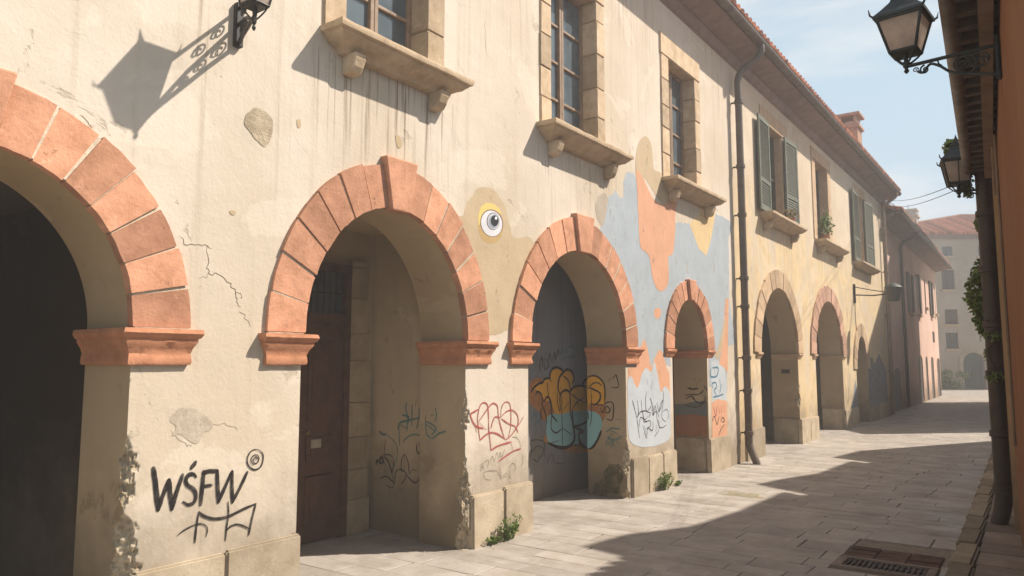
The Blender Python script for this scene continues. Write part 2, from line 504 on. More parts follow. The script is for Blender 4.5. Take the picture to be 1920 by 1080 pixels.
CW, CZ = .20, 1.62                          # width and height of the worn corner strips
def outline(y0, y1, ztop, arches, notch):
    o = [(y0, 0)]
    for a in arches:
        o += [(a.y0, 0)]
        o += [a.pt(PI-PI*i/48) for i in range(49)]
        if notch: o += [(a.y1, CZ), (a.y1+CW, CZ), (a.y1+CW, 0)]
        else: o += [(a.y1, 0)]
    o += [(y1, 0), (y1, ztop), (y0, ztop)]
    return o

def worn_corner(a, front, house):
    """the street-side arris of a pier, knocked and crumbled by wear"""
    N, n = 216, 56
    amp, zmax = a.ja
    vs = []; er = []
    for i in range(N+1):
        z = CZ*i/N
        f = max(0, min(1, (zmax-z)/.35)); f *= .55+.45*max(0, 1-z/1.4)
        q = Vector((a.c*3, 1.7, z))
        C = amp*f*max(0, .38+.95*noise.noise(Vector((a.c*3, 4.1, z*2.6)))+.55*noise.noise(Vector((a.c*5, 2.2, z*8))))
        C += .012*max(0, noise.noise(Vector((a.c, 7.7, z*6)))+.15)
        for k in range(n+1):
            s_ = -CW+2*CW*k/n
            p = Vector((min(s_, 0), a.y1+max(s_, 0), z))
            w = C+(.034*noise.noise(Vector((s_*26+a.c, 3.3, z*26)))+.018*noise.noise(Vector((s_*70+a.c, 5.3, z*60))))*min(1, C*22)
            e = max(0, w-abs(s_))*.72
            edge = min(1, (CW-abs(s_))/.03, z/.01+.2, (CZ-z)/.03)
            e *= max(0, edge)
            if e > .002: e += .007*noise.noise(Vector((p.x*55, p.y*55, z*55)))+.009*noise.noise(Vector((p.x*22, p.y*22+3, z*22)))
            vs.append((p.x-e*.707, p.y+e*.707, p.z)); er.append(e)
    mb = MB(); m = n+1; fs = []; ms = []
    for i in range(N):
        for k in range(n):
            fs.append((i*m+k, i*m+k+1, (i+1)*m+k+1, (i+1)*m+k))
            ee = (er[i*m+k]+er[(i+1)*m+k+1])/2
            ms.append(2 if ee > .0075 else (1 if k < n//2 else 0))
    mb.add(vs, fs); mb.m = ms
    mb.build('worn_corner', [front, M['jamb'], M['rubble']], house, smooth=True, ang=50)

def facade(y0, y1, arches, holes, mat, house, ztop=7.02):
    skin = MB(); fill(skin, outline(y0, y1, ztop, arches, True), holes, FX, -CW, 0, 0, 1, back=False)
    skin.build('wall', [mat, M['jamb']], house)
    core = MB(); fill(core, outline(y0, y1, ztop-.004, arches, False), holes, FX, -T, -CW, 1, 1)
    core.build('wall_core', [M['rubble'], M['jamb']], house)
    for a in arches: worn_corner(a, mat, house)

def ring(a, mat, matk, house, key=True, smallkey=.05):
    mb = MB()
    n = a.nv*2+(1 if key else 0)
    ka = R(7.5) if key else 0
    angs = []
    half = (PI/2-ka)/a.nv
    for i in range(a.nv):
        w0, w1 = i*half, (i+1)*half
        angs.append((w0, w1)); angs.append((PI-w1, PI-w0))
    if not key: pass
    for i, (b0, b1) in enumerate(angs):
        g = .004/a.hw
        b0 += g+random.uniform(0,.007); b1 -= g+random.uniform(0,.007)
        ou = a.t+random.uniform(-.012,.012); fr = .035+random.uniform(-.008,.008)
        pts = [a.pt(b0+(b1-b0)*k/4, -.012) for k in range(5)]+[a.pt(b1+(b0-b1)*k/4, ou) for k in range(5)]
        pts = [(p[0]+random.uniform(-.003,.003), p[1]+random.uniform(-.003,.003)) for p in pts]
        mb.col = random.random()
        fill(mb, pts, [], FX, -.03, fr)
    mo = MB()
    pts = [a.pt(PI*k/40, .0) for k in range(41)]+[a.pt(PI-PI*k/40, a.t-.012) for k in range(41)]
    fill(mo, pts, [], FX, -.02, .026)
    mb.add(mo.v, mo.f, 1)
    o = mb.build('arch_surround', [mat, M['mortar']], house, bev=.009)
    if key:
        k = MB(); k.col = .55
        w = ka*.94
        fill(k, [a.pt(PI/2-w*.95,-.03), a.pt(PI/2-w*1.18,a.t+smallkey), a.pt(PI/2+w*1.18,a.t+smallkey), a.pt(PI/2+w*.95,-.03)], [], FX, -.03, .075)
        k.build('keystone', matk, o, bev=.012)
    return o

def impost(yj, s, L, mat, parent, h=.22, pr=.085, top=IMP):
    z = top
    prof = [(0,z),(pr,z-.004),(pr+.006,z-.03),(pr-.008,z-.055),(pr-.022,z-.062),(pr-.022,z-.08),(pr-.045,z-.115),(pr-.058,z-.15),(pr-.055,z-.165),(pr-.05,z-.2),(pr-.056,z-h),(0,z-h-.004)]
    mb = MB(); vs = []; m = 4
    for d, zz in prof:
        pl = [(-T+.01, yj+s*d), (d, yj+s*d), (d, yj-s*(L+d*.8)), (-.01, yj-s*(L+d*.8))]
        # subdivide so that wear can be pushed into the edges
        Q = []
        for a_, b_ in zip(pl[:-1], pl[1:]):
            for k in range(10): Q.append((a_[0]+(b_[0]-a_[0])*k/10, a_[1]+(b_[1]-a_[1])*k/10))
        Q.append(pl[-1]); m = len(Q)
        for q in Q:
            nn = noise.noise(Vector((q[0]*14, q[1]*14, zz*20)))*.0045*(1 if d > .01 else 0)
            vs.append((q[0]+(nn if q[0] > 0 else 0), q[1]+s*nn, zz+nn*.6))
    fs = [(i*m+k, i*m+k+1, (i+1)*m+k+1, (i+1)*m+k) for i in range(len(prof)-1) for k in range(m-1)]
    mb.add(vs, fs)
    mb.col = .45+.1*random.random(); mb.c = [mb.col]*len(mb.f)
    return mb.build('impost', mat, parent, smooth=True, ang=35)

def plinth(y0, y1, n, house, h=.47, front=.035, chip=0, back=None):
    mb = MB(); w = (y1-y0)/n
    for i in range(n):
        mb.col = random.random()
        a, b = y0+w*i+.004, y0+w*(i+1)-.004
        mb.bevbox(-.04, front+random.uniform(-.004,.004), a, b, -.02, h+random.uniform(-.012,.012), .014, .006)
    if back:
        yj, s = back
        mb.col = random.random()
        mb.bevbox(-T+.02, -.05, min(yj, yj+s*.035), max(yj, yj+s*.035), -.02, h+.02, .014, .006)
    return mb.build('plinth', M['pilar'], house)

def sill(y0, y1, zt, D, parent, thick=.24, corb=True):
    prof = [(-.01,zt+.012),(D,zt),(D+.004,zt-.03),(D-.003,zt-.062),(D-.03,zt-.072),(D-.03,zt-.085),(D-.055,zt-.11),(D-.075,zt-.135),(D-.12,zt-.155),(D-.16,zt-.185),(D-.175,zt-.215),(0,zt-thick+.02)]
    prof = [(d_, zt+(z_-zt)*.78 if z_ < zt else z_) for d_, z_ in prof]
    mb = MB(); vs = []; m = 0
    for d, z in prof:
        e = D-max(d,0)
        pl = [(-.01, y0+e), (d, y0+e), (d, y1-e), (-.01, y1-e)]; Q = []
        for a_, b_ in zip(pl[:-1], pl[1:]):
            for k in range(12): Q.append((a_[0]+(b_[0]-a_[0])*k/12, a_[1]+(b_[1]-a_[1])*k/12))
        Q.append(pl[-1]); m = len(Q)
        for q in Q:
            nn = noise.noise(Vector((q[0]*11, q[1]*11, z*16)))*.005*(1 if d > .02 else 0)
            vs.append((q[0]+nn, q[1], z+nn))
    mb.add(vs, [(i*m+k, i*m+k+1, (i+1)*m+k+1, (i+1)*m+k) for i in range(len(prof)-1) for k in range(m-1)])
    o = mb.build('sill', M['sill'], parent, smooth=True, ang=35)
    if corb:
        for yc in (y0+D*.55+.14, y1-D*.55-.14):
            c = MB(); zb = zt-.16; c.col = random.random()
            pts = [(0,zb),(D*.62,zb),(D*.60,zb-.04),(D*.50,zb-.10),(D*.38,zb-.145),(0,zb-.155)]
            n = len(pts)
            c.add([(p[0], yc-.056, p[1]) for p in pts]+[(p[0], yc+.056, p[1]) for p in pts],
                  [list(range(n)), list(range(2*n-1,n-1,-1))]+[(i,(i+1)%n,n+(i+1)%n,n+i) for i in range(n)])
            c.build('corbel', M['sill'], o, bev=.01)
    return o

def window(house, y0, y1, oy0, oy1, z0, z1, oz1, course=.36, split=.5):
    """casement window in a stone surround"""
    sur = MB()
    for (a, b) in ((y0, oy0), (oy1, y1)):
        z = z0
        while z < oz1-.02:
            h = min(course*random.uniform(.85,1.2), oz1-z)
            if oz1-z-h < .12: h = oz1-z
            sur.col = random.random()
            sur.bevbox(-.24, .022+random.uniform(-.005,.005), a+(0 if a == oy1 else random.uniform(0,.015)), b, z+.003, z+h-.003, .008, .003)
            z += h
    sur.col = random.random()
    sur.bevbox(-.24, .026, y0-.01, y1+.01, oz1+.002, z1, .01, .003)
    w = sur.build('window', M['sill'], house)
    fr = MB(); xa, xb = -.235, -.175
    fr.box(xa, xb, oy0, oy0+.05, z0, oz1); fr.box(xa, xb, oy1-.05, oy1, z0, oz1)
    fr.box(xa, xb, oy0+.05, oy1-.05, oz1-.05, oz1); fr.box(xa, xb, oy0+.05, oy1-.05, z0, z0+.06)
    mid = oy0+(oy1-oy0)*split
    fr.box(xa, xb+.012, mid-.045, mid-.002, z0+.06, oz1-.05); fr.box(xa, xb+.012, mid+.002, mid+.045, z0+.06, oz1-.05)
    nz = 4
    for (a, b) in ((oy0+.05, mid-.045), (mid+.045, oy1-.05)):
        for k in range(1, nz):
            zz = z0+.06+(oz1-.11-z0)*k/nz
            fr.box(xa+.008, xb-.006, a, b, zz-.016, zz+.016)
    fr.build('window_frame', M['woodf'], w, bev=.006)
    g = MB(); g.box(-.215, -.205, oy0+.04, mid-.04, z0+.05, oz1-.04); g.box(-.217, -.207, mid+.04, oy1-.04, z0+.05, oz1-.04)
    g.build('glass', M['glass'], w)
    return w

def shutter(house, ya, yb, z0, z1, hinge, ang, x=.03, mat=None):
    """louvred leaf lying open near the wall"""
    mb = MB(); w = abs(yb-ya); st = .07
    mb.box(0, .035, 0, st, 0, z1-z0); mb.box(0, .035, w-st, w, 0, z1-z0)
    H = z1-z0
    for a, b in ((0,.1), (H*.30,H*.30+.07), (H-.09,H)): mb.box(0, .035, st, w-st, a, b)
    for a, b in ((.1, H*.30), (H*.30+.07, H-.09)):
        z = a+.005
        while z < b-.03:
            mb.add([(.004,st,z+.036),(.012,st,z+.04),(.034,st,z+.004),(.026,st,z),(.004,w-st,z+.036),(.012,w-st,z+.04),(.034,w-st,z+.004),(.026,w-st,z)],
                   [(0,1,2,3),(7,6,5,4),(0,4,5,1),(1,5,6,2),(2,6,7,3),(3,7,4,0)])
            z += .048
    mb.box(.006, .009, st, w-st, .1, H-.09)
    o = mb.build('shutter', mat or M['green'], house)
    if hinge == 'right':      # hinge on its far (greater y) side: leaf folded back along -y
        o.matrix_world = Matrix.Translation((x, yb, z0)) @ Matrix.Rotation(R(ang), 4, 'Z') @ Matrix.Translation((0,-w,0))
    else:
        o.matrix_world = Matrix.Translation((x, ya, z0)) @ Matrix.Rotation(R(-ang), 4, 'Z')
    return o

def tiled_roof(house, pts_eave0, pts_eave1, rise_dir, length, pitch, mat, thick=.05, sp=.19, fascia=None):
    """barrel tiles running up a slope: eave line e0-e1, horizontal uphill direction, run length"""
    e0, e1, up = Vector(pts_eave0), Vector(pts_eave1), Vector(rise_dir).normalized()
    n = max(2, int((e1-e0).length/sp)); al = (e1-e0).normalized()
    hz = math.tan(R(pitch))
    mb = MB(); k = 6
    top = up*length+Vector((0,0,length*hz))
    nrm = al.cross(top).normalized()
    if nrm.z < 0: nrm = -nrm
    a, b, c, d = e0, e1, e1+top, e0+top
    mb.add([a,b,c,d,a-nrm*thick,b-nrm*thick,c-nrm*thick,d-nrm*thick], [(0,1,2,3),(7,6,5,4),(0,4,5,1),(1,5,6,2),(2,6,7,3),(3,7,4,0)])
    rows = max(2, int(length/.36))
    for i in range(n):
        p = e0+al*((i+.5)*(e1-e0).length/n)
        r = sp*.40
        for j in range(rows):
            mb.col = random.random()
            s0 = p+top*(j/rows)-(top.normalized()*.06 if j == 0 else Vector()); s1 = p+top*((j+1.12)/rows)
            r0, r1 = r*1.06, r*.86
            lift0, lift1 = nrm*.012, nrm*.0
            vs = []
            for q, rr, lf in ((s0, r0, lift0), (s1, r1, lift1)):
                for t in range(k+1):
                    an = PI*t/k
                    vs.append(q+al*rr*math.cos(an)+nrm*rr*math.sin(an)*.9+lf)
            fs = [(t, t+1, k+2+t, k+1+t) for t in range(k)]
            fs.append(list(range(k, -1, -1)))
            mb.add(vs, fs)
    return mb.build('roof', mat, house, smooth=False)

WIN = [(3.545,4.93,3.77,4.70), (6.50,7.94,6.72,7.74), (9.62,11.08,9.88,10.86)]
cream = thing('arcade_house', 'long cream plaster house with terracotta arches, painted eye and blue mural on its wall', 'house', (0,5,0), 0, 'houses along the street')
yellow = thing('arcade_house', 'yellow and cream house with green shutters and pale stone arches beyond the tall downpipe', 'house', (0,19,0), 0, 'houses along the street')
for h in (cream, yellow): h.location = (0,0,0)
facade(-2.2, 12.5, A[:4], [[(y0+.02,4.2),(y1-.02,4.2),(y1-.02,6.4),(y0+.02,6.4)] for y0,y1,_,_ in WIN], M['cream'], cream)
YW = [(14.55,15.62,4.5,6.35), (18.25,19.45,4.55,6.48), (22.95,23.75,4.5,6.5)]
facade(12.5, 26.9, A[4:], [[(a,z0),(b,z0),(b,z1),(a,z1)] for a,b,z0,z1 in YW], M['yellow'], yellow)

for i, a in enumerate(A):
    h = cream if i < 4 else yellow
    m_, mk = (M['terra'], M['terra']) if i < 4 else ((M['palering'], M['palering']))
    rg = ring(a, m_, mk, h, key=i < 4, smallkey=.055 if i < 3 else .03)
    if i == 5:
        rg.data.materials[0] = stone('pinkish_voussoirs', (.56,.34,.24), .2, .4, 5, tone=.4)
    if i == 6: continue
    im = M['terrad'] if i < 4 else M['palering']
    hh = .215 if i < 3 else (.15 if i == 3 else .2)
    pr = .085 if i < 3 else .05
    impost(a.y0, 1, [.30,.29,.30,.22,.2,.2][i], im, rg, hh, pr)
    impost(a.y1, -1, [.33,.32,.30,.22,.2,.2][i], im, rg, hh, pr)

plinth(-.4, .44, 2, cream); plinth(2.30, 3.47, 2, cream); plinth(5.36, 6.32, 2, cream); plinth(8.52, 9.87, 3, cream); plinth(11.12, 11.98, 1, cream, .5, back=(11.14,-1))
plinth(12.78, 13.78, 1, yellow, .52); plinth(16.20, 17.64, 2, yellow, .5, back=(16.22,-1)); plinth(20.3, 21.9, 2, yellow, .5, back=(20.32,-1)); plinth(23.36, 26.7, 5, yellow, .45)

# rooms and blind niches behind the arches
def room(name, house, y0, y1, xb, zc, mats, floor=False):
    mb = MB()
    mb.box(xb-.12, xb, y0-.12, y1+.12, -.02, zc+.1, 0)
    if xb < -T-.05:
        mb.box(xb+.001, -T-.001, y0-.12, y0, -.02, zc+.1, 1); mb.box(xb+.001, -T-.001, y1, y1+.12, -.02, zc+.1, 1)
        mb.box(xb+.001, -T-.001, y0+.001, y1-.001, zc, zc+.1, len(mats)-1)
    return mb.build(name, mats, house)
room('passage_wall', cream, -.5, 2.42, -4.2, 2.84, [M['shadebk'], M['shadebk'], M['darkbk']])
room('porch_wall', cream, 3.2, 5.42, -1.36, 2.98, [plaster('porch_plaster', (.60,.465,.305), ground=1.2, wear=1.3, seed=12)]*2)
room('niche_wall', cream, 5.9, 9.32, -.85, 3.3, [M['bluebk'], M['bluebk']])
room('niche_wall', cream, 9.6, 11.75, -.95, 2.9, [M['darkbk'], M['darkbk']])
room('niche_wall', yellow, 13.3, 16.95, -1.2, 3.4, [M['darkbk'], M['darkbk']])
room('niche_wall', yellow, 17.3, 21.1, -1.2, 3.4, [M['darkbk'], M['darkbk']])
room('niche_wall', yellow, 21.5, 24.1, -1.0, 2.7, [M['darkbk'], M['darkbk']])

# panelled door in the porch
d = MB(); X = -1.36
D0, D1 = 4.02, 4.98
d.box(X+.01, X+.05, D0, D1, .02, 2.04)
for (a, b) in ((.16,.62), (.74,.98), (1.10,1.86)):
    for (p, q) in ((D0+.1, (D0+D1)/2-.05), ((D0+D1)/2+.05, D1-.1)):
        d.bevbox(X+.045, X+.066, p, q, a, b, .012); d.box(X+.05, X+.074, p+.06, q-.06, a+.06, b-.06)
d.box(X+.01, X+.085, D0-.07, D0, 0, 2.62); d.box(X+.01, X+.085, D1, D1+.07, 0, 2.62); d.box(X+.01, X+.08, D0, D1, 2.04, 2.13); d.box(X+.01, X+.085, D0, D1, 2.54, 2.62)
door = d.build('door', M['darkwood'], cream)
g = MB()
for k in range(13): y = D0+.04+k*.074; g.tube([(X+.055,y,2.13),(X+.055,y,2.54)], .008, 6)
g.box(X+.05, X+.062, D0, D1, 2.32, 2.335)
g.build('transom_grille', M['iron'], door)
p = MB(); p.box(X+.012, X+.02, D0, D1, 2.13, 2.54); p.build('transom_pane', M['glass'], door)
p = MB(); p.bevbox(X+.074, X+.082, 4.60, 4.72, .87, .95, .003); p.build('letter_plate', simple('dull_brass', (.40,.34,.25), .5, .2), door)
p = MB(); p.lathe([(.0,0),(.02,0),(.028,.02),(.02,.045),(0,.05)], 10, (0,0,0))
o = p.build('knob', simple('old_brass', (.3,.2,.09), .35, .2, metal=.8), door); o.location = (X+.07, 4.54, 1.02); o.rotation_euler = (0, R(90), 0)
q = MB()
z = 0
while z < 2.62:
    h = random.uniform(.26,.42); h = min(h, 2.68-z); q.col = random.random()
    q.bevbox(X+.001, X+.06+random.uniform(0,.012), D1+.075, 5.33+random.uniform(-.03,.03), z+.0015, z+h-.0015, .006, .008); z += h
q.build('door_quoins', stone('porch_stone', (.43,.325,.205), .25, .6, 4, tone=.25), cream)
pl = MB(); pl.bevbox(X+.0, X+.018, 5.345, 5.405, 1.09, 1.26, .003); pl.box(X+.018, X+.022, 5.352, 5.398, 1.20, 1.205); pl.box(X+.018, X+.022, 5.352, 5.398, 1.17, 1.175); pl.box(X+.018, X+.022, 5.352, 5.398, 1.14, 1.145)
tag(pl.build('wall_plaque', simple('plaque_metal', (.14,.12,.095), .5, .2)), 'small grey metal plaque on the porch wall beside the dark door', 'plaque', 'wall plaques')

for k, (y0,y1,a,b) in enumerate(WIN):
    w = window(cream, y0, y1, a, b, 4.19, 6.42, 6.1, .38, .5)
    sill([3.53,6.44,9.60][k], [5.07,8.24,11.52][k], [4.185,4.22,4.27][k], .25, w)
# yellow house windows
w = MB(); w.bevbox(-.2, .02, 14.15, 16.0, 6.352, 6.66, .01, .004); w.col = .3
w.bevbox(-.2, -.02, 14.5, 14.58, 4.5, 6.35, .006); w.bevbox(-.2, -.02, 15.58, 15.66, 4.5, 6.35, .006)
w1 = w.build('window', M['palering'], yellow)
g = MB(); g.box(-.21, -.2, 14.5, 15.7, 4.4, 6.4); g.build('glass', M['glass'], w1)
g = MB(); g.box(-.19,-.15,14.58,14.64,4.5,6.35); g.box(-.19,-.15,15.52,15.58,4.5,6.35); g.box(-.19,-.145,15.05,15.12,4.5,6.35); g.box(-.19,-.15,14.64,15.05,5.4,5.44); g.box(-.19,-.15,15.12,15.52,5.4,5.44); g.build('window_frame', M['brownsh'], w1)
sill(13.95, 16.35, 4.50, .27, w1, .24)
for hg, ya, yb, an in (('right', 13.80, 14.56, 2.5), ('left', 15.64, 16.40, 3)):
    s_ = shutter(w1, ya, yb, 4.53, 6.36, hg, an)
w = MB()
w.bevbox(-.22, .02, 17.95, 18.27, 4.55, 6.47, .01, .004); w.bevbox(-.22, .02, 19.43, 19.75, 4.55, 6.47, .01, .004); w.bevbox(-.22, .024, 17.93, 19.77, 6.473, 6.75, .01, .004)
w2 = w.build('window', M['palering'], yellow)
g = MB(); g.box(-.25,-.24,18.2,19.5,4.5,6.5); g.build('glass', glass_mat('brown_glass', (.17,.12,.10)), w2)
g = MB(); g.box(-.24,-.19,18.27,18.33,4.55,6.47); g.box(-.24,-.19,19.37,19.43,4.55,6.47); g.box(-.24,-.19,18.82,18.88,4.55,6.47); g.box(-.238,-.2,18.33,19.37,5.6,5.65); g.build('window_frame', M['brownsh'], w2)
sill(18.0, 20.45, 4.53, .27, w2, .22)
w = MB(); w.bevbox(-.2, .02, 22.55, 24.2, 6.502, 6.78, .01, .004); w.bevbox(-.2,-.02,22.9,22.97,4.5,6.5,.006); w.bevbox(-.2,-.02,23.73,23.8,4.5,6.5,.006)
w3 = w.build('window', M['palering'], yellow)
g = MB(); g.box(-.21,-.2,22.9,23.8,4.4,6.52); g.build('glass', M['glass'], w3)
g = MB(); g.box(-.19,-.15,23.3,23.36,4.5,6.5); g.box(-.189,-.152,22.97,23.3,5.5,5.54); g.box(-.189,-.152,23.36,23.73,5.5,5.54); g.build('window_frame', M['brownsh'], w3)
sill(22.1, 24.75, 4.47, .27, w3, .22, False)
for hg, ya, yb, an in (('right', 22.0, 22.95, 2), ('left', 23.78, 24.75, 3)):
    shutter(w3, ya, yb, 4.5, 6.5, hg, an)

# end walls, backs, eaves, roofs, gutters
b = MB(); b.box(-7, -T-.002, -2.2, -2.05, 0, 7.0); b.box(-7, -6.85, -2.04, 12.49, 0, 7.0); b.box(-6.84, -T-.002, -2.04, 12.49, 6.9, 6.99)
b.build('rear_wall', M['greyp'], cream)
b = MB(); b.box(-7, -T-.002, 26.75, 26.9, 0, 7.0); b.box(-7, -6.85, 12.51, 26.74, 0, 7.0); b.box(-6.84, -T-.002, 12.51, 26.74, 6.9, 6.99)
b.build('rear_wall', M['greyp'], yellow)
for h, y0, y1 in ((cream, -2.5, 12.5), (yellow, 12.502, 27.25)):
    s_ = MB()
    s_.add([(-.06,y0,7.03),(.44,y0,7.17),(.44,y1,7.17),(-.06,y1,7.03),(-.06,y0,7.09),(.44,y0,7.22),(.44,y1,7.22),(-.06,y1,7.09)],
           [(0,1,2,3),(7,6,5,4),(0,4,5,1),(1,5,6,2),(2,6,7,3),(3,7,4,0)])
    k = y0+.3
    s_.build('soffit', M['soffit'], h)
    c = MB(); c.add([(0,y0,6.9),(.05,y0,6.93),(.09,y0,7.02),(.10,y0,7.06),(0,y0,7.06),(0,y1,6.9),(.05,y1,6.93),(.09,y1,7.02),(.10,y1,7.06),(0,y1,7.06)],
                   [(0,1,6,5),(1,2,7,6),(2,3,8,7),(3,4,9,8),(0,4,3,2,1),(5,6,7,8,9)]); c.build('cornice', M['soffit'], h)
    tiled_roof(h, (.50,y0,7.335), (.50,y1,7.335), (-1,0,0), 4.0, 21, M['tile'])
    tiled_roof(h, (-7.4,y0,7.27), (-7.4,y1,7.27), (1,0,0), 3.87, 21, M['tile'], sp=.5)
    gt = MB(); n = 8; vs = []
    for yy in (y0, y1):
        for rr in (.085, .075):
            for t in range(n+1):
                an = PI+PI*t/n; vs.append((.50+rr*math.cos(an), yy, 7.265+rr*math.sin(an)))
    q = n+1
    fs = [(t, t+1, 2*q+t+1, 2*q+t) for t in range(n)]+[(q+t, 3*q+t, 3*q+t+1, q+t+1) for t in range(n)]
    fs += [(0,2*q,3*q,q), (n,q+n,3*q+n,2*q+n)]+[(t,q+t,q+t+1,t+1) for t in range(n)]+[(2*q+t,2*q+t+1,3*q+t+1,3*q+t) for t in range(n)]
    gt.add(vs, fs)
    gt.build('gutter', M['zinc'], h)

def downpipe(name, house, pts, r, collars, mat, sub=8):
    mb = MB(); P = smooth_path(pts, sub); mb.tube(P, r, 14)
    o = mb.build(name, mat, house, smooth=True)
    for (x, y, z) in collars:
        c = MB(); c.lathe([(r+.002,-.035),(r+.016,-.03),(r+.016,.03),(r+.002,.035)], 14, (x,y,z))
        c.box(min(x-.02,0) if house in (cream,yellow) else x, x+.005, y-.012, y+.012, z-.012, z+.012)
        c.build('pipe_collar', mat, o, smooth=True)
    return o
downpipe('downpipe', yellow, [(.50,12.75,7.2),(.50,12.75,7.08),(.40,12.70,6.92),(.22,12.62,6.78),(.14,12.58,6.6),(.135,12.58,6.2),(.135,12.58,4.8),(.135,12.58,3.0),(.135,12.58,1.2),(.135,12.58,.42),(.14,12.58,.30),(.19,12.56,.17),(.25,12.54,.05),(.27,12.53,-.01)], .062,
         [(.135,12.58,z) for z in (6.2,5.05,4.2,3.1,2.62,1.75,1.2,.5)], M['zinc'])
downpipe('downpipe', yellow, [(.50,26.6,7.2),(.48,26.6,7.05),(.3,26.55,6.9),(.13,26.5,6.7),(.12,26.5,6.2),(.12,26.5,3),(.12,26.5,.05)], .06, [(.12,26.5,z) for z in (6,4.6,3.2,1.4)], M['beam'])
ch = MB(); ch.box(-.85,-.25,25.0,25.65,7.3,9.1); ch.box(-.92,-.18,24.93,25.72,9.1,9.2); ch.box(-.87,-.23,24.98,25.67,9.2,9.27)
for a, b in ((-.82,-.72),(-.36,-.28)): ch.box(a,b,25.02,25.63,9.27,9.5)
ch.box(-.94,-.16,24.91,25.74,9.5,9.58)
ch.build('chimney', M['brick'], yellow, bev=.012)

# ------------------------------------------------------------------ wall paintings
def ringpoly(i, a0, a1, n=10): return A[i].mid(a0, a1, n)
def PX(pts): return [tuple(onx(a,b)[1:]) for a,b in pts]
mur = [
 ('mural_field', ringpoly(1,52,6)+[(5.56,1.9)]+ringpoly(2,174,128)+PX([(984,443),(968,447),(958,440),(955,420),(947,389),(932,361),(914,350),(895,356),(877,378),(868,402)]), M['mtan'], .0025, .026),
 ('mural_field', ringpoly(2,76,2,14)+[(8.52,1.88),(8.45,1.62),(9.80,1.62),(9.72,1.9)]+ringpoly(3,177,3,14)+[(11.2,1.8),(11.18,1.3),(11.98,1.2),(12.02,1.92),(12.44,2.0)]+PX([(1367,560),(1366,450)])+
   [(12.44,4.05)]+PX([(1347,402),(1340,400),(1337,425),(1332,454),(1324,480),(1311,468),(1300,440),(1293,420),(1270,418),(1240,400),(1192,331),(1186,320),(1174,324),(1169,343),(1167,372),(1160,370),(1154,357),(1150,362),(1141,369),(1134,392),(1129,420)]), M['mblue'], .0025, .024),
 ('mural_patch', PX([(1127,425),(1119,409),(1115,387),(1121,368),(1133,361),(1141,372),(1137,395),(1132,420)]), M['mtaupe'], .0040, .01),
 ('mural_patch', pxpoly([(1193,330),(1192,298),(1197,268),(1208,255),(1219,265),(1223,287),(1226,317),(1239,324),(1246,345),(1262,380),(1245,385),(1228,365),(1210,335)]), M['mtan'], .0052, .008),
 ('mural_patch', pxpoly([(1193,318),(1206,335),(1216,356),(1228,376),(1245,384),(1267,370),(1266,410),(1265,446),(1261,476),(1253,482),(1254,520),(1250,537),(1239,546),(1228,535),(1222,513),(1216,478),(1202,466),(1198,439),(1195,372)]), M['morange'], .0064, .010),
 ('mural_patch', PX([(1293,420),(1300,440),(1311,468),(1324,480),(1332,454),(1337,425),(1341,400),(1338,388),(1312,390),(1308,405)]), M['myellow'], .0040, .014),
 ('mural_patch', pxpoly([(1226,585),(1231,577),(1238,580),(1238,592),(1230,598)]), M['morange'], .0052, .006),
 ('mural_patch', PX([(1177,742),(1177,688),(1193,688),(1201,652),(1207,634),(1214,652),(1220,690),(1227,672),(1236,655),(1243,662),(1250,690),(1255,700),(1256,740)]), M['morange'], .0040, .008),
 ('mural_patch', pxpoly([(1177,745),(1177,712),(1184,706),(1190,720),(1196,728),(1203,702),(1212,690),(1221,698),(1226,678),(1232,700),(1239,735),(1246,724),(1256,738),(1257,780),(1256,818),(1240,832),(1210,838),(1185,832),(1177,800)]), M['mpale'], .0056, .012),
 ('mural_patch', PX([(1336,840),(1334,755),(1345,748),(1363,752),(1364,830)]), M['morange'], .0052, .008),
 ('mural_patch', PX([(1335,757),(1333,680),(1345,672),(1358,690),(1363,720),(1362,752),(1345,750)]), M['mpale'], .0040, .008),
 ('mural_patch', PX([(1348,683),(1355,640),(1360,560),(1366,560),(1364,700),(1358,690)]), M['morange'], .0052, .008),
 ('mural_patch', PX([(1340,668),(1350,640),(1357,600),(1361,600),(1354,650),(1346,676)]), M['mtan'], .0062, .004),
]
for nm, poly, mt, off, amp in mur:
    patch(nm, poly, off*.45, mt, cream, amp)

def ell(cx, cy, rx, ry, n=28, rot=0.):
    c, s_ = math.cos(R(rot)), math.sin(R(rot))
    return PX([(cx+rx*math.cos(2*PI*k/n)*c-ry*math.sin(2*PI*k/n)*s_, cy+rx*math.cos(2*PI*k/n)*s_+ry*math.sin(2*PI*k/n)*c) for k in range(n)])
ey = MB()
for i, (e, mi) in enumerate([(ell(920,424,24,33),0), (PX([(897,425),(896,405),(901,388),(912,380),(926,382),(936,391),(941,403),(930,396),(915,395),(905,404),(900,418)]),1),
                             (ell(921.5,418.5,21,26,rot=-12),2), (ell(921.5,419,19.6,24.6,rot=-12),3), (ell(924,415,12,16.5),2), (ell(924.5,415,10.8,15.2),4), (ell(924,416.5,8.5,12),5), (ell(927,414,7.5,10.5),6), (ell(929.5,409,2.2,3),7)]):
    mm = MB(); fill(ey, e, [], FX, None, .0018+.0003*i, mi)
ey.build('eye_painting', [M['eo'],M['ey'],M['er'],M['ew'],M['eil'],M['ei'],M['ep'],M['ehi']], cream)
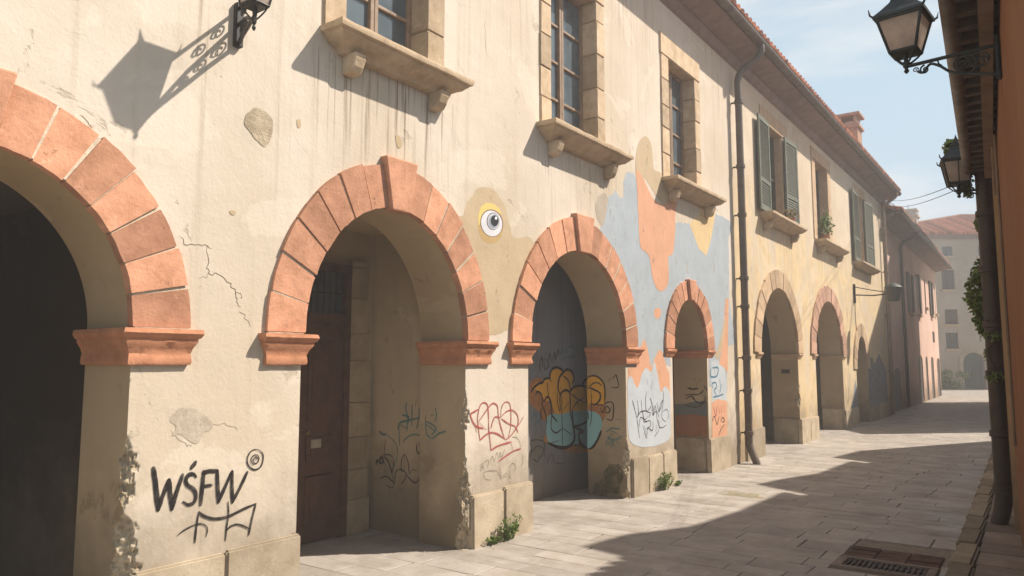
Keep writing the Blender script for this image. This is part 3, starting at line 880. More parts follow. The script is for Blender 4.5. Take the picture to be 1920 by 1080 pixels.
# chipped plaster spots with the brick showing
for pts in ([(466,212),(478,205),(492,208),(503,216),(512,228),(511,245),(505,262),(497,274),(484,264),(470,250),(458,236),(458,222)],):
    patch('bare_patch', pxpoly(pts, sub=3), .003, M['rubble'], cream, .012)
for pts in ([(556,226),(562,226),(563,238),(558,240)], [(430,395),(441,396),(440,404),(433,403)], [(742,255),(751,258),(752,275),(744,276)]):
    patch('bare_patch', pxpoly(pts, sub=3), .003, M['jamb'], cream, .008)
pp = paint('scraped_plaster', (.56,.47,.36), .6, .35)
patch('bare_patch', pxpoly([(330,772),(338,765),(360,766),(378,772),(390,782),(400,795),(395,806),(380,812),(372,830),(355,828),(338,815),(322,818),(330,800),(318,785)], sub=3), .003, pp, cream, .012)
cm = simple('crack_shadow', (.22,.17,.12), .95, .3, spec=.05)
for pts, w_ in (([(338,440),(345,456),(352,460),(374,459),(386,461),(398,466)], .012), ([(386,461),(391,478),(388,500),(392,512),(405,514),(420,522),(432,534),(441,548),(446,566),(452,575)], .014), ([(441,548),(450,552),(455,560)], .009), ([(392,512),(383,520),(372,521)],.006),
              ([(150,215),(165,228),(172,240)],.010), ([(448,585),(456,590),(462,600),(470,612)],.008), ([(905,30),(912,60),(910,85),(916,110)],.007), ([(965,160),(972,178),(968,195)],.006), ([(320,808),(335,826),(352,838),(360,832)],.006), ([(388,798),(420,795),(438,800),(446,808)],.006)):
    cs = Strokes(onx, (1,0,0), .001); pts = [(a+random.uniform(-2.5,2.5), b_+random.uniform(-2.5,2.5)) for q in range(len(pts)-1) for t_ in (0,.33,.66) for a, b_ in [(pts[q][0]+(pts[q+1][0]-pts[q][0])*t_, pts[q][1]+(pts[q+1][1]-pts[q][1])*t_)]]+[pts[-1]]
    cs.line(pts, w_*.36, .7); cs.mb.build('wall_crack', cm, cream)

# ------------------------------------------------------------------ writing on the walls
def Zm(ox, oy, k): return lambda pts: [(ox+a/k, oy+b/k) for a, b in pts]
def graffiti(mat, surf, nrm, house, jobs, base=.0034, name='graffiti'):
    g = Strokes(surf, nrm, base)
    for j in jobs: g.line(*j[:2], **(j[2] if len(j) > 2 else {}))
    return g.mb.build(name, mat, house)
z1 = Zm(240, 820, 4.911)
SH = dict(sharp=True, taper=.25)
graffiti(M['black'], onx, (1,0,0), cream, [
 (z1([(232,285),(250,420),(275,665)]), .034, SH), (z1([(275,665),(310,560),(375,395)]), .030, SH), (z1([(375,395),(385,520),(402,660)]), .032, SH), (z1([(402,660),(440,520),(500,345)]), .027, SH),
 (z1([(625,365),(600,340),(560,345),(530,390),(545,440),(600,480),(622,530),(610,590),(560,622),(505,595)]), .026),
 (z1([(580,285),(620,228)]), .026, SH), (z1([(665,620),(680,470),(695,315)]), .028, SH), (z1([(690,325),(750,310),(820,308)]), .026, SH), (z1([(695,452),(765,440)]), .024, SH),
 (z1([(820,308),(822,450),(830,595)]), .026, SH), (z1([(830,595),(890,460),(955,315)]), .024, SH), (z1([(955,315),(955,450),(960,595)]), .026, SH), (z1([(960,595),(1030,460),(1095,320)]), .022, SH),
 (z1([(1170,205),(1185,195),(1180,180),(1160,190),(1150,215),(1165,240),(1190,230),(1203,195),(1190,165),(1160,163),(1135,190),(1132,230),(1155,255)]), .009),
 (z1([(1170,110),(1205,118),(1238,155),(1240,210),(1222,265),(1180,295),(1140,290),(1105,255),(1095,210),(1110,155),(1140,120),(1175,110)]), .010),
 (z1([(612,970),(625,840),(648,690)]), .013), (z1([(650,685),(690,720),(770,748),(850,745),(940,720),(1060,660),(1175,610)]), .019), (z1([(1175,610),(1140,740),(1108,900)]), .016),
 (z1([(918,590),(922,700),(905,830),(893,950)]), .012), (z1([(455,900),(520,850),(600,810),(660,795),(710,810),(728,850),(715,915)]), .010), (z1([(905,860),(940,820),(1000,800),(1060,815),(1110,840)]), .012)])
z2 = Zm(860, 720, 5.4)
graffiti(M['redt'], onx, (1,0,0), cream, [
 (z2([(200,255),(150,285),(118,310),(140,380),(180,430),(250,450)]), .020), (z2([(215,570),(200,460),(190,340),(215,220),(255,188),(290,215),(300,320),(302,490)]), .014),
 (z2([(200,380),(250,310),(310,225),(350,195),(390,225),(402,330),(430,450),(465,555)]), .015), (z2([(215,570),(260,525),(320,492),(390,505),(465,555)]), .018),
 (z2([(325,450),(340,390),(365,335),(420,340)]), .015), (z2([(425,330),(430,250),(455,195),(490,180),(520,215),(528,330),(522,450),(500,535)]), .013), (z2([(425,335),(480,280),(540,265),(590,310),(600,390),(560,480),(500,545),(470,560)]), .014),
 (z2([(430,350),(500,400),(570,430),(598,490)]), .014), (z2([(300,420),(312,540),(325,670)]), .013), (z2([(325,670),(400,625),(530,585)]), .018), (z2([(530,585),(545,665)]), .011), (z2([(655,330),(620,390),(560,480)]), .008), (z2([(400,785),(480,725),(560,675),(630,655)]), .015), (z2([(160,400),(180,490)]),.012), (z2([(205,390),(280,465)]),.011)])
graffiti(M['grey'], onx, (1,0,0), cream, [
 (z2([(540,535),(590,545),(620,600),(622,655)]), .008), (z2([(215,830),(245,800),(240,850)]), .007), (z2([(250,800),(300,770),(290,850)]), .007), (z2([(320,790),(340,730),(360,780),(385,690),(400,760),(420,690),(430,740),(465,660)]), .008),
 (z2([(245,900),(300,880),(380,880),(410,920),(420,970)]), .007), (z2([(245,900),(270,960),(330,970)]), .007), (z2([(410,800),(420,880),(430,975)]), .006), (z2([(430,960),(480,900),(520,960),(510,860),(545,800),(575,840),(550,900)]), .007), (z2([(640,700),(650,780),(630,830)]),.007), (z2([(660,700),(675,780)]),.006), (z2([(215,900),(235,830),(262,880)]),.006), (z2([(450,960),(470,930),(500,975),(525,1000)]),.006)])
# porch side wall (faces back along the street)
PY = 5.42
pyS = lambda a, b: ony(a, b, PY) if a < 797 else ony(a, b, 5.28)
def split_lines(jobs, cut):
    L_, R_ = [], []
    for j in jobs:
        P = smooth_path([(a, b, 0) for a, b in j[0]], 5); P = [(p.x, p.y) for p in P]
        cur = [P[0]]; side = P[0][0] < cut
        for p in P[1:]:
            if (p[0] < cut) != side:
                if len(cur) > 1: (L_ if side else R_).append((cur, *j[1:]))
                cur = []; side = not side
            cur.append(p)
        if len(cur) > 1: (L_ if side else R_).append((cur, *j[1:]))
    return L_, R_
z5 = Zm(690, 700, 4.5)
tj = [(z5(p), w_) for p, w_ in [([(330,245),(320,290),(335,370),(330,490)],.016), ([(375,260),(372,340),(372,445)],.014), ([(435,285),(430,380),(412,470)],.014), ([(410,220),(400,280)],.010), ([(255,480),(270,420),(330,400),(440,375)],.020),
  ([(290,350),(345,370),(340,420)],.022), ([(262,430),(268,520),(268,610)],.012), ([(265,430),(330,465)],.020), ([(295,580),(340,535),(400,515),(450,530)],.014), ([(445,470),(480,410),(540,430),(575,470),(540,520)],.016), ([(490,350),(488,430),(500,520),(545,550)],.014), ([(545,550),(600,510),(660,488)],.016), ([(570,290),(580,350),(570,410)],.013), ([(525,360),(560,350)],.014), ([(95,490),(130,515),(155,515)],.026), ([(600,500),(650,495)],.026), ([(155,515),(210,560),(245,610),(250,700),(215,800)],.009), ([(490,430),(545,470),(570,490)],.012)]]
La, Rb = split_lines(tj, 798)
graffiti(M['teal'], lambda a,b: ony(a,b,PY), (0,-1,0), cream, La); graffiti(M['teal'], lambda a,b: ony(a,b,5.28), (0,-1,0), cream, Rb)
bj = [(z5(p), w_) for p, w_ in [([(65,745),(85,735),(70,770)],.022), ([(95,750),(115,705),(130,745),(100,760)],.026), ([(130,690),(190,690),(220,750),(205,840)],.012), ([(135,700),(180,760),(205,850)],.015), ([(130,730),(160,800)],.013), ([(150,560),(140,640),(145,690)],.007), ([(145,800),(150,870)],.010), ([(105,885),(160,870),(215,920)],.016), ([(205,850),(215,960),(150,940)],.009), ([(225,940),(235,840),(275,810),(330,845)],.012), ([(285,830),(285,740),(310,685),(340,750),(350,850)],.013), ([(310,700),(308,820)],.010), ([(330,845),(310,900),(280,935)],.010), ([(320,850),(390,920),(440,890),(462,830)],.015), ([(360,850),(375,815),(420,820)],.007), ([(415,590),(412,640),(430,680),(445,640),(430,585)],.012), ([(445,620),(480,620)],.024), ([(375,960),(378,980)],.012), ([(130,690),(215,760)],.009)]]
graffiti(M['blackf'], lambda a,b: ony(a,b,PY), (0,-1,0), cream, bj)
# big bubble letters in the blue niche, running on over the jamb
BX = -.85
z3 = Zm(970, 620, 4.154)
JY = A[2].y1
def proj(p):
    q = Vector(p)-CAM; v = dX*q.x+dY*q.y+dZ*q.z
    return (CX+F*v.x/v.z, CY-F*v.y/v.z)
CUT = proj((-T, JY, 1.2))[0]
def clip(poly, cut, left):
    out = []; n = len(poly)
    for i in range(n):
        a, b = poly[i], poly[(i+1) % n]
        ia, ib = (a[0] < cut) == left, (b[0] < cut) == left
        if ia: out.append(a)
        if ia != ib:
            t = (cut-a[0])/(b[0]-a[0]); out.append((cut, a[1]+(b[1]-a[1])*t))
    return out
def corner_patch(pts, off, mat):
    P = smooth_path([(a, b, 0) for a, b in z3(pts)], 4, True); P = [(p.x, p.y) for p in P]
    l = clip(P, CUT, True); r = clip(P, CUT, False)
    if len(l) > 2:
        patch('graffiti', [(q.y, q.z) for q in (onx(a,b,BX) for a,b in l)], off, mat, cream, .004, lambda u,v,d: (BX+d, u, v))
    if len(r) > 2:
        patch('graffiti', [(q.x, q.z) for q in (ony(a,b,JY) for a,b in r)], off, mat, cream, .004, lambda u,v,d: (min(u,-.03), JY-d, v))
corner_patch([(95,560),(90,470),(105,400),(150,365),(195,380),(205,430),(240,560),(330,640),(240,690),(215,700),(180,690),(175,640),(130,600)], 0.00110, M['gbrown'])
corner_patch([(330,600),(430,560),(540,570),(680,590),(690,660),(660,720),(640,830),(580,930),(430,950),(230,880),(205,830),(240,800),(320,650)], 0.00135, M['gbrown'])
corner_patch([(240,660),(330,640),(430,630),(520,620),(600,630),(650,670),(660,730),(640,800),(605,880),(560,915),(510,895),(480,850),(470,895),(430,890),(380,910),(310,905),(245,880),(225,800),(230,720)], 0.00190, M['gblue'])
corner_patch([(115,440),(150,405),(200,405),(220,370),(255,370),(260,310),(300,290),(340,305),(360,330),(385,305),(420,320),(438,370),(430,430),(480,425),(520,430),(545,375),(590,352),(640,370),(675,420),(683,500),(680,580),(560,570),(540,620),(440,625),(330,650),(290,640),(260,560),(210,540),(170,480)], 0.00240, M['gorange'])
ol = [(z3(p), w_) for p, w_ in [
 ([(105,480),(130,440),(170,410),(200,405)],.022), ([(195,405),(215,375),(255,370)],.018), ([(258,395),(252,340),(275,295),(310,287),(345,305),(358,335)],.024), ([(330,500),(315,440),(325,370),(355,325),(385,303),(420,318),(438,370),(425,420)],.024),
 ([(335,620),(330,520),(350,475),(385,465),(408,500),(412,640),(435,740)],.020), ([(355,350),(395,390),(408,440),(408,500)],.015), ([(410,480),(430,445),(480,428),(540,440),(600,460),(645,490),(640,545),(600,580)],.023), ([(500,430),(530,380),(580,352),(630,362),(672,410),(683,480),(682,580)],.020),
 ([(560,450),(585,415),(625,405),(660,430)],.015), ([(520,445),(535,520),(545,610),(550,690),(490,735),(440,740)],.016), ([(415,490),(480,540),(540,565),(680,580)],.013), ([(430,610),(460,560),(520,520)],.013),
 ([(145,500),(150,475),(180,490),(195,540),(190,580),(215,640),(225,720)],.016), ([(205,550),(235,515),(260,560),(265,650),(310,710)],.018), ([(185,600),(178,650),(190,690)],.014), ([(230,400),(240,500),(265,600)],.012), ([(265,650),(262,760),(300,795),(340,765)],.013), ([(345,500),(345,640),(350,900)],.011), ([(350,760),(420,810)],.014), ([(575,460),(580,650),(565,750)],.010), ([(360,610),(400,560)],.011), ([(310,480),(310,560),(330,640)],.012),
 ([(240,875),(300,902),(360,912),(410,895),(440,850),(440,790),(430,720),(425,620)],.030), ([(440,750),(510,785),(480,800),(480,850),(510,900),(570,918),(620,860),(655,780)],.030), ([(440,890),(485,890)],.022), ([(250,880),(320,855)],.012)]]
La, Rb = split_lines(ol, CUT)
graffiti(M['plum'], lambda a,b: onx(a,b,BX), (1,0,0), cream, [(p, w_*1.5) for p, w_ in La], .0034); graffiti(M['plum'], lambda a,b: ony(a,b,JY), (0,-1,0), cream, Rb, .0034)
graffiti(M['plum'], lambda a,b: ony(a,b,JY), (0,-1,0), cream, [(z3(p), w_) for p, w_ in [([(712,395),(722,370)],.012), ([(735,380),(745,365)],.010), ([(745,370),(770,345),(780,380),(790,425),(775,445),(735,440)],.013)]])
graffiti(M['plum'], lambda a,b: ony(a,b,JY), (0,-1,0), cream, [(z3(p), w_) for p, w_ in [([(680,570),(715,555),(748,575),(742,690),(695,688)],.015), ([(650,600),(665,640),(690,590),(720,610),(710,640),(680,635)],.013), ([(720,640),(735,590)],.009)]])
graffiti(M['black'], lambda a,b: onx(a,b,BX), (1,0,0), cream, [(z3(p), w_) for p, w_ in [([(180,315),(172,260),(190,210),(195,290)],.018), ([(178,270),(195,262)],.012), ([(205,210),(212,300),(240,270),(225,215)],.017), ([(238,240),(250,180),(262,240)],.014), ([(270,240),(290,170),(295,225),(318,145),(322,200)],.015)]])
graffiti(M['bluet'], lambda a,b: onx(a,b,BX), (1,0,0), cream, [(z3(p), w_) for p, w_ in [([(330,190),(360,130),(380,200)],.014), ([(370,170),(420,120),(440,180),(400,220)],.013), ([(390,110),(450,150),(480,130)],.012), ([(340,230),(400,200),(460,210)],.012), ([(345,110),(350,95)],.016), ([(430,100),(440,130)],.010), ([(110,700),(140,640),(160,720),(190,650)],.012), ([(120,760),(170,690),(190,780)],.012), ([(130,800),(160,730)],.010)]])
graffiti(M['blackf'], lambda a,b: onx(a,b,BX), (1,0,0), cream, [(z3(p), w_) for p, w_ in [([(100,860),(150,850),(210,870),(200,950),(160,1010)],.011), ([(110,950),(150,900),(200,920),(215,990)],.010), ([(230,1040),(250,980),(270,960),(285,1040)],.010), ([(290,1030),(360,1030),(358,930)],.009), ([(120,1000),(160,1020),(170,960)],.009), ([(95,870),(110,920),(100,990)],.010)]])
graffiti(M['teal'], lambda a,b: ony(a,b,JY), (0,-1,0), cream, [(z3(p), w_) for p, w_ in [([(690,790),(740,760),(800,770)],.016), ([(700,830),(760,850),(820,820)],.016), ([(700,890),(750,850),(730,910)],.014), ([(760,850),(800,890)],.014), ([(740,800),(700,860),(690,900)],.012), ([(765,690),(810,690)],.012), ([(750,830),(760,900)],.010), ([(720,775),(780,800)],.014)]])
z4 = Zm(1170, 640, 4.909)
graffiti(M['blackf'], onx, (1,0,0), cream, [(z4(p), w_) for p, w_ in [
 ([(75,545),(95,620),(118,720),(140,890)],.017), ([(122,545),(130,650),(120,700)],.014), ([(120,700),(150,650),(210,640)],.018), ([(155,540),(165,640),(185,720),(210,745)],.014), ([(205,460),(195,560),(205,640),(240,660),(225,700)],.014), ([(215,350),(210,400)],.007), ([(245,520),(250,590),(215,640)],.012), ([(235,520),(265,600),(270,680),(285,590),(300,700)],.015), ([(300,560),(320,650),(330,590),(355,540),(340,600),(320,650)],.014), ([(360,455),(362,540),(345,690),(380,740)],.011), ([(355,650),(390,625),(408,670),(400,720)],.010), ([(300,700),(320,780),(350,795),(385,770)],.012), ([(140,780),(150,700),(190,720),(215,690)],.012), ([(170,770),(205,890),(215,800),(260,820),(265,730)],.013), ([(175,680),(180,740),(235,730),(240,780),(205,800)],.012), ([(275,880),(320,810),(315,720)],.010), ([(185,780),(205,860)],.010), ([(260,590),(262,680),(295,640),(320,700)],.012)]], name='graffiti')
graffiti(M['bluet'], onx, (1,0,0), cream, [(z4(p), w_) for p, w_ in [([(800,250),(795,320),(850,320),(865,245),(810,245)],.030), ([(830,260),(835,310)],.02), ([(815,430),(810,390),(840,380),(850,420),(830,450),(850,500)],.028), ([(880,350),(890,460)],.03), ([(900,390),(880,470)],.022), ([(820,512),(860,505),(915,485)],.026)]])
graffiti(M['redt'], onx, (1,0,0), cream, [(z4(p), w_) for p, w_ in [([(820,600),(845,690),(850,600)],.022), ([(865,590),(880,670)],.022), ([(890,590),(905,660)],.022), ([(915,580),(925,650)],.02)]])
graffiti(M['blackf'], onx, (1,0,0), cream, [(z4(p), w_) for p, w_ in [([(808,740),(830,690),(855,765),(870,700)],.022), ([(895,740),(905,700),(925,730),(900,745)],.022), ([(920,765),(890,810),(870,865)],.018), ([(880,690),(890,740)],.016)]])
J4 = A[3].y1
graffiti(M['blackf'], lambda a,b: ony(a,b,J4), (0,-1,0), cream, [(z4(p), w_) for p, w_ in [([(585,430),(630,440),(685,432)],.026), ([(600,425),(625,435)],.03), ([(560,495),(620,490),(690,488),(735,450)],.020), ([(568,530),(620,505),(660,550),(710,570),(750,530),(735,500)],.022), ([(560,585),(640,605),(700,595),(745,555)],.014), ([(740,415),(770,450)],.03), ([(665,390),(670,396)],.02)]])
XJ = lambda u,v,d: (u, J4-d, v)
patch('mural_patch', [(-T+.005,1.02),(-.02,1.08),(-.02,.82),(-.2,.86),(-.35,.84),(-T+.005,.84)], .003, M['mgreyb'], cream, .012, XJ)
patch('mural_patch', [(-T+.005,.85),(-.25,.87),(-.02,.84),(-.02,.54),(-T+.005,.54)], .0042, M['mrust'], cream, .008, XJ)
X4 = lambda u,v,d: (-.95+d, u, v)
patch('mural_patch', [(9.7,1.04),(11.7,1.04),(11.7,.84),(9.7,.84)], .003, M['mgreyb'], cream, .01, X4)
patch('mural_patch', [(9.7,.83),(11.7,.83),(11.7,.02),(9.7,.02)], .0042, M['mrust'], cream, .01, X4)
# yellow house scribbles
patch('mural_patch', [(21.0,.5),(21.5,.95),(21.85,1.35),(21.88,.48)], .0012, paint('weathered_blue', (.27,.31,.36), .6, .4), yellow, .06)
patch('mural_patch', [(23.45,.45),(23.42,1.5),(23.9,1.9),(24.6,1.65),(25.2,1.95),(26.0,1.6),(26.4,1.3),(26.4,.45)], .0012, paint('weathered_slate', (.25,.29,.36), .6, .35), yellow, .08)
graffiti(M['bluet'], onx, (1,0,0), yellow, [([(1397,690),(1394,705),(1399,715),(1396,690)],.03), ([(1402,700),(1398,728)],.02), ([(1640,690),(1650,700),(1640,720),(1652,735)],.03), ([(1632,690),(1630,740)],.022), ([(1646,680),(1656,745)],.02), ([(1625,720),(1640,700),(1648,725)],.02)])
graffiti(M['blackf'], onx, (1,0,0), yellow, [([(1400,740),(1404,775),(1408,750),(1411,790)],.018), ([(1413,700),(1410,740)],.014), ([(1586,720),(1589,755),(1592,725)],.022), ([(1594,700),(1591,730)],.018), ([(1588,760),(1594,745)],.02)])
pq = MB(); pq.bevbox(-.34,-.17, 16.19, 16.215, 1.45, 1.53, .004)
tag(pq.build('wall_plaque', simple('dark_plaque', (.06,.045,.04), .6, .3)), 'small dark plate on the stone jamb of the first pale arch past the downpipe', 'plaque', 'wall plaques')

# ------------------------------------------------------------------ ground, street, kerb
def kx(y): return 3.56-.0243*(y-6.96)
g = MB(); g.box(-16, 16, -10, 70, -.3, -.05)
struct(g.build('ground', M['joint']))
g = MB(); g.box(-4.3, 16, -4, 66, -.049, -.012)
struct(g.build('street_bed', M['joint']))
st = MB(); rnd = random.Random(3)
def paver(mb, x0, x1, y0, y1, z, b=.007, tilt=.0018):
    dz = [z+rnd.uniform(-tilt, tilt) for _ in range(4)]
    j = lambda: rnd.uniform(-.008, .008)
    c = [(x0+j(),y0+j()),(x1+j(),y0+j()),(x1+j(),y1+j()),(x0+j(),y1+j())]
    cx, cy = (x0+x1)/2, (y0+y1)/2
    base = [(p[0],p[1],-.02) for p in c]
    lo = [(p[0],p[1],dz[i]-.0028) for i, p in enumerate(c)]
    hi = [(p[0]+(b if p[0] < cx else -b), p[1]+(b if p[1] < cy else -b), dz[i]) for i, p in enumerate(c)]
    fs = [(8,9,10,11)]+[(4+i,4+(i+1)%4,8+(i+1)%4,8+i) for i in range(4)]+[(i,(i+1)%4,4+(i+1)%4,4+i) for i in range(4)]
    mb.add(base+lo+hi, fs)
y = -3.0
while y < 62:
    d = rnd.uniform(.22, .35)
    x = -4.2 if y < 5.5 else (-1.0 if y < 27 else -2.6)
    x += rnd.uniform(-.3, 0)
    xe = kx(y+d/2)-.006 if y < 20.5 else 9
    while x < xe-.05:
        w = rnd.uniform(.32, .68)
        if xe-x-w < .18: w = xe-x
        st.col = min(1, max(0, rnd.gauss(.5, .22)))
        gx0, gx1, gy0, gy1 = 2.74, 3.50, 6.66, 7.56
        if not (x < gx1 and x+w > gx0 and y < gy1 and y+d > gy0 and y < 9):
            paver(st, x+.0018, x+w-.0018, y+.0018, y+d-.0018, 0)
        else:
            if x < gx0-.1: paver(st, x+.005, gx0-.002, y+.002, y+d-.002, 0)
            if x+w > gx1+.05 : paver(st, gx1+.0018, x+w-.0018, y+.0018, y+d-.0018, 0)
        x += w
    y += d
struct(st.build('street', M['paver']))
kb = MB(); y = -3.
while y < 20.4:
    l = rnd.uniform(.55, 1.0); kb.col = rnd.random()
    a, b = kx(y), kx(y+l)
    m = (a+b)/2
    kb.bevbox(m, m+.17, y+.004, y+l-.004, -.03, .085+rnd.uniform(-.004,.004), .02, .006)
    y += l
struct(kb.build('kerb', M['kerb']))
sw = MB(); y = -3.
while y < 20.4:
    l = rnd.uniform(.35,.6); x = kx(y+l/2)+.175
    while x < 6.4:
        w = rnd.uniform(.45,.7); sw.col = rnd.random()
        sw.bevbox(x+.003, x+w-.003, y+.003, y+l-.003, -.03, .06+rnd.uniform(-.004,.004), .008)
        x += w
    y += l
struct(sw.build('sidewalk', M['slab']))
# drain by the kerb
dr = thing('street_drain', 'rusty slotted drain grate in a stone frame beside the right kerb', 'drain', (3.12,6.86,0))
f = MB()
f.bevbox(-.38,.37,.14,.2,-.03,.012,.006); f.bevbox(-.38,.37,-.2,-.14,-.03,.012,.006); f.bevbox(-.38,-.30,-.138,.138,-.03,.011,.006); f.bevbox(.30,.37,-.138,.138,-.03,.011,.006)
f.build('frame', M['slab'], dr)
f = MB()
for k in range(15): f.box(-.29+k*.0405, -.272+k*.0405, -.138, .138, -.03, .004)
f.box(-.3,.3,-.006,.006,-.028,.002)
f.build('grate', M['grate'], dr)
f = MB(); f.box(-.3,.3,-.138,.138,-.035,-.031); f.build('pit', simple('drain_pit', (.02,.017,.015), .9, .3), dr)
f = MB()
for k in range(3):
    for q in range(3):
        f.col = random.random(); f.bevbox(2.75+q*.245, 2.99+q*.245, 7.08+k*.148, 7.22+k*.148, -.03, .002+random.uniform(-.003,.003), .008)
tag(f.build('brick_patch', M['redslab']), 'dark red brick patch set in the paving behind the drain grate', 'bricks')

# ------------------------------------------------------------------ plants
def leaves(mb, c, rad, n, size, rng, flat=1.0, droop=0.):
    c = Vector(c)
    for _ in range(n):
        while True:
            p = Vector((rng.uniform(-1,1), rng.uniform(-1,1), rng.uniform(-1,1)))
            if .25 < p.length < 1: break
        q = c+Vector((p.x*rad[0], p.y*rad[1], p.z*rad[2]))
        if noise.noise(q*(1.6/max(rad)))+.25*noise.noise(q*9) < -.12: continue
        a = Vector((rng.uniform(-1,1), rng.uniform(-1,1), rng.uniform(-.9,.6)-droop)).normalized()
        b = a.cross(Vector((rng.uniform(-1,1), rng.uniform(-1,1), rng.uniform(-1,1)))).normalized()
        nn = a.cross(b); s_ = size*rng.uniform(.6,1.3)
        mb.col = rng.random()
        mb.add([q, q+a*s_*.5+b*s_*.33+nn*s_*.1, q+a*s_, q+a*s_*.5-b*s_*.33+nn*s_*.1], [(0,1,2),(0,2,3)])

def tuft(c, label, h, n, seed, spread=.12, group=None, name='weed_tuft', moss=True):
    rng = random.Random(seed); root = thing(name, label, 'weed', c, 0, 'weeds at the foot of the piers')
    mb = MB(); sm = MB()
    for i in range(n):
        a = rng.uniform(0, 2*PI); l = h*rng.uniform(.45,1.1); r0 = rng.uniform(0, spread*.55)
        p0 = Vector((abs(math.cos(a))*r0*.6, math.sin(a)*r0*1.6, 0))
        tip = p0+Vector((math.cos(a)*spread*rng.uniform(.1,.8)*.7+.02, math.sin(a)*spread*rng.uniform(.1,1.), l))
        P = [p0, p0.lerp(tip,.5)+Vector((0,0,l*.12)), tip]
        sm.tube(P, [.003,.0022,.001], 4)
        for k in range(7):
            t = rng.uniform(.2,1); q = P[0].lerp(P[2], t)+Vector((0,0,l*.1*(1-abs(2*t-1))))
            av = Vector((rng.uniform(-1,1), rng.uniform(-1,1), rng.uniform(-.2,.9))).normalized()
            b = av.cross(Vector((rng.uniform(-1,1),rng.uniform(-1,1),rng.uniform(-1,1)))).normalized()
            s_ = rng.uniform(.018,.042); mb.col = rng.random()
            mb.add([q, q+av*s_*.5+b*s_*.3, q+av*s_, q+av*s_*.5-b*s_*.3], [(0,1,2),(0,2,3)])
    mb.build('leaves', M['weed'], root); sm.build('stems', M['weed'], root)
    return root
p = onx(948, 1008, .05); tuft((.06, p.y, 0), 'green weed tuft growing at the foot of the pier with the red graffiti', .21, 34, 1, .12)
p = onx(925, 1012, .05); tuft((.05, p.y-.02, 0), 'tiny low weed just left of the taller tuft at the red graffiti pier', .07, 16, 2, .08)
p = onx(1243, 915, .05); tuft((.06, p.y, 0), 'green weed tuft at the foot of the pale blue painted pier', .22, 40, 3, .15)
p = onx(1263, 912, .05); tuft((.07, p.y+.06, 0), 'tiny weed at the far corner of the pale blue painted pier', .06, 14, 4, .07)
rng = random.Random(5)
ms_ = paint('moss_film', (.34,.29,.15), .8, .68)
for (cx_, cy_, rx, ry, lab) in ((1.05, 9.35, .26, .36, 'yellowish moss stain on the sunlit paving in front of the pale blue pier'), (.24, 11.95, .10, .16, 'small moss stain on the paving at the foot of the orange painted pier')):
    mb = MB(); pts = [(cx_+rx*math.cos(2*PI*k/20), cy_+ry*math.sin(2*PI*k/20)) for k in range(20)]
    fill(mb, ragged(pts, .13, .03), [], lambda u,v,d: (u,v,d), None, .006)
    tag(mb.build('moss_patch', ms_), lab, 'moss', 'moss patches on the paving', kind='stuff')
# mossy stain on the foot of the blue niche jamb
patch('moss_stain', [(-.12,.05),(-.05,.30),(-.10,.42),(-.24,.40),(-.36,.22),(-.46,.12),(-.50,.03),(-.3,.01)], .0012, paint('moss_stain', (.085,.085,.03), .95, .62), cream, .035, lambda u,v,d: (u, JY-d, v))

# flower pot in the narrow brown window of the yellow house
fp = thing('flower_pot', 'clay pot of green and white flowers standing on the narrow unshuttered window sill', 'flower pot', (.10,18.55,4.535), 0, 'flower pots on the window sills')
m_ = MB(); m_.lathe([(.06,0),(.085,.13),(.095,.135),(.095,.165),(.08,.165),(.075,.14)], 12); m_.build('pot', M['clay'], fp, smooth=True)
m_ = MB(); rng = random.Random(8); leaves(m_, (.02,0,.36), (.16,.20,.30), 420, .075, rng, droop=.2); leaves(m_, (.05,.05,.6), (.10,.14,.2), 120, .07, rng); m_.build('foliage', M['weed'], fp)
m_ = MB(); leaves(m_, (.05,0,.34), (.17,.2,.26), 60, .05, rng); m_.build('blossoms', M['petal'], fp)
fp = thing('flower_pot', 'low dry plant in a clay pot on the sill between the nearer green shutters', 'flower pot', (.14,15.62,4.505), 0, 'flower pots on the window sills')
m_ = MB(); m_.lathe([(.05,0),(.07,.09),(.08,.095),(.08,.12),(.065,.12)], 12); m_.build('pot', M['clay'], fp, smooth=True)
m_ = MB(); leaves(m_, (.0,0,.2), (.12,.2,.12), 160, .06, rng); m_.build('foliage', leaf_mat('dry_leaf', (.20,.15,.055)), fp)

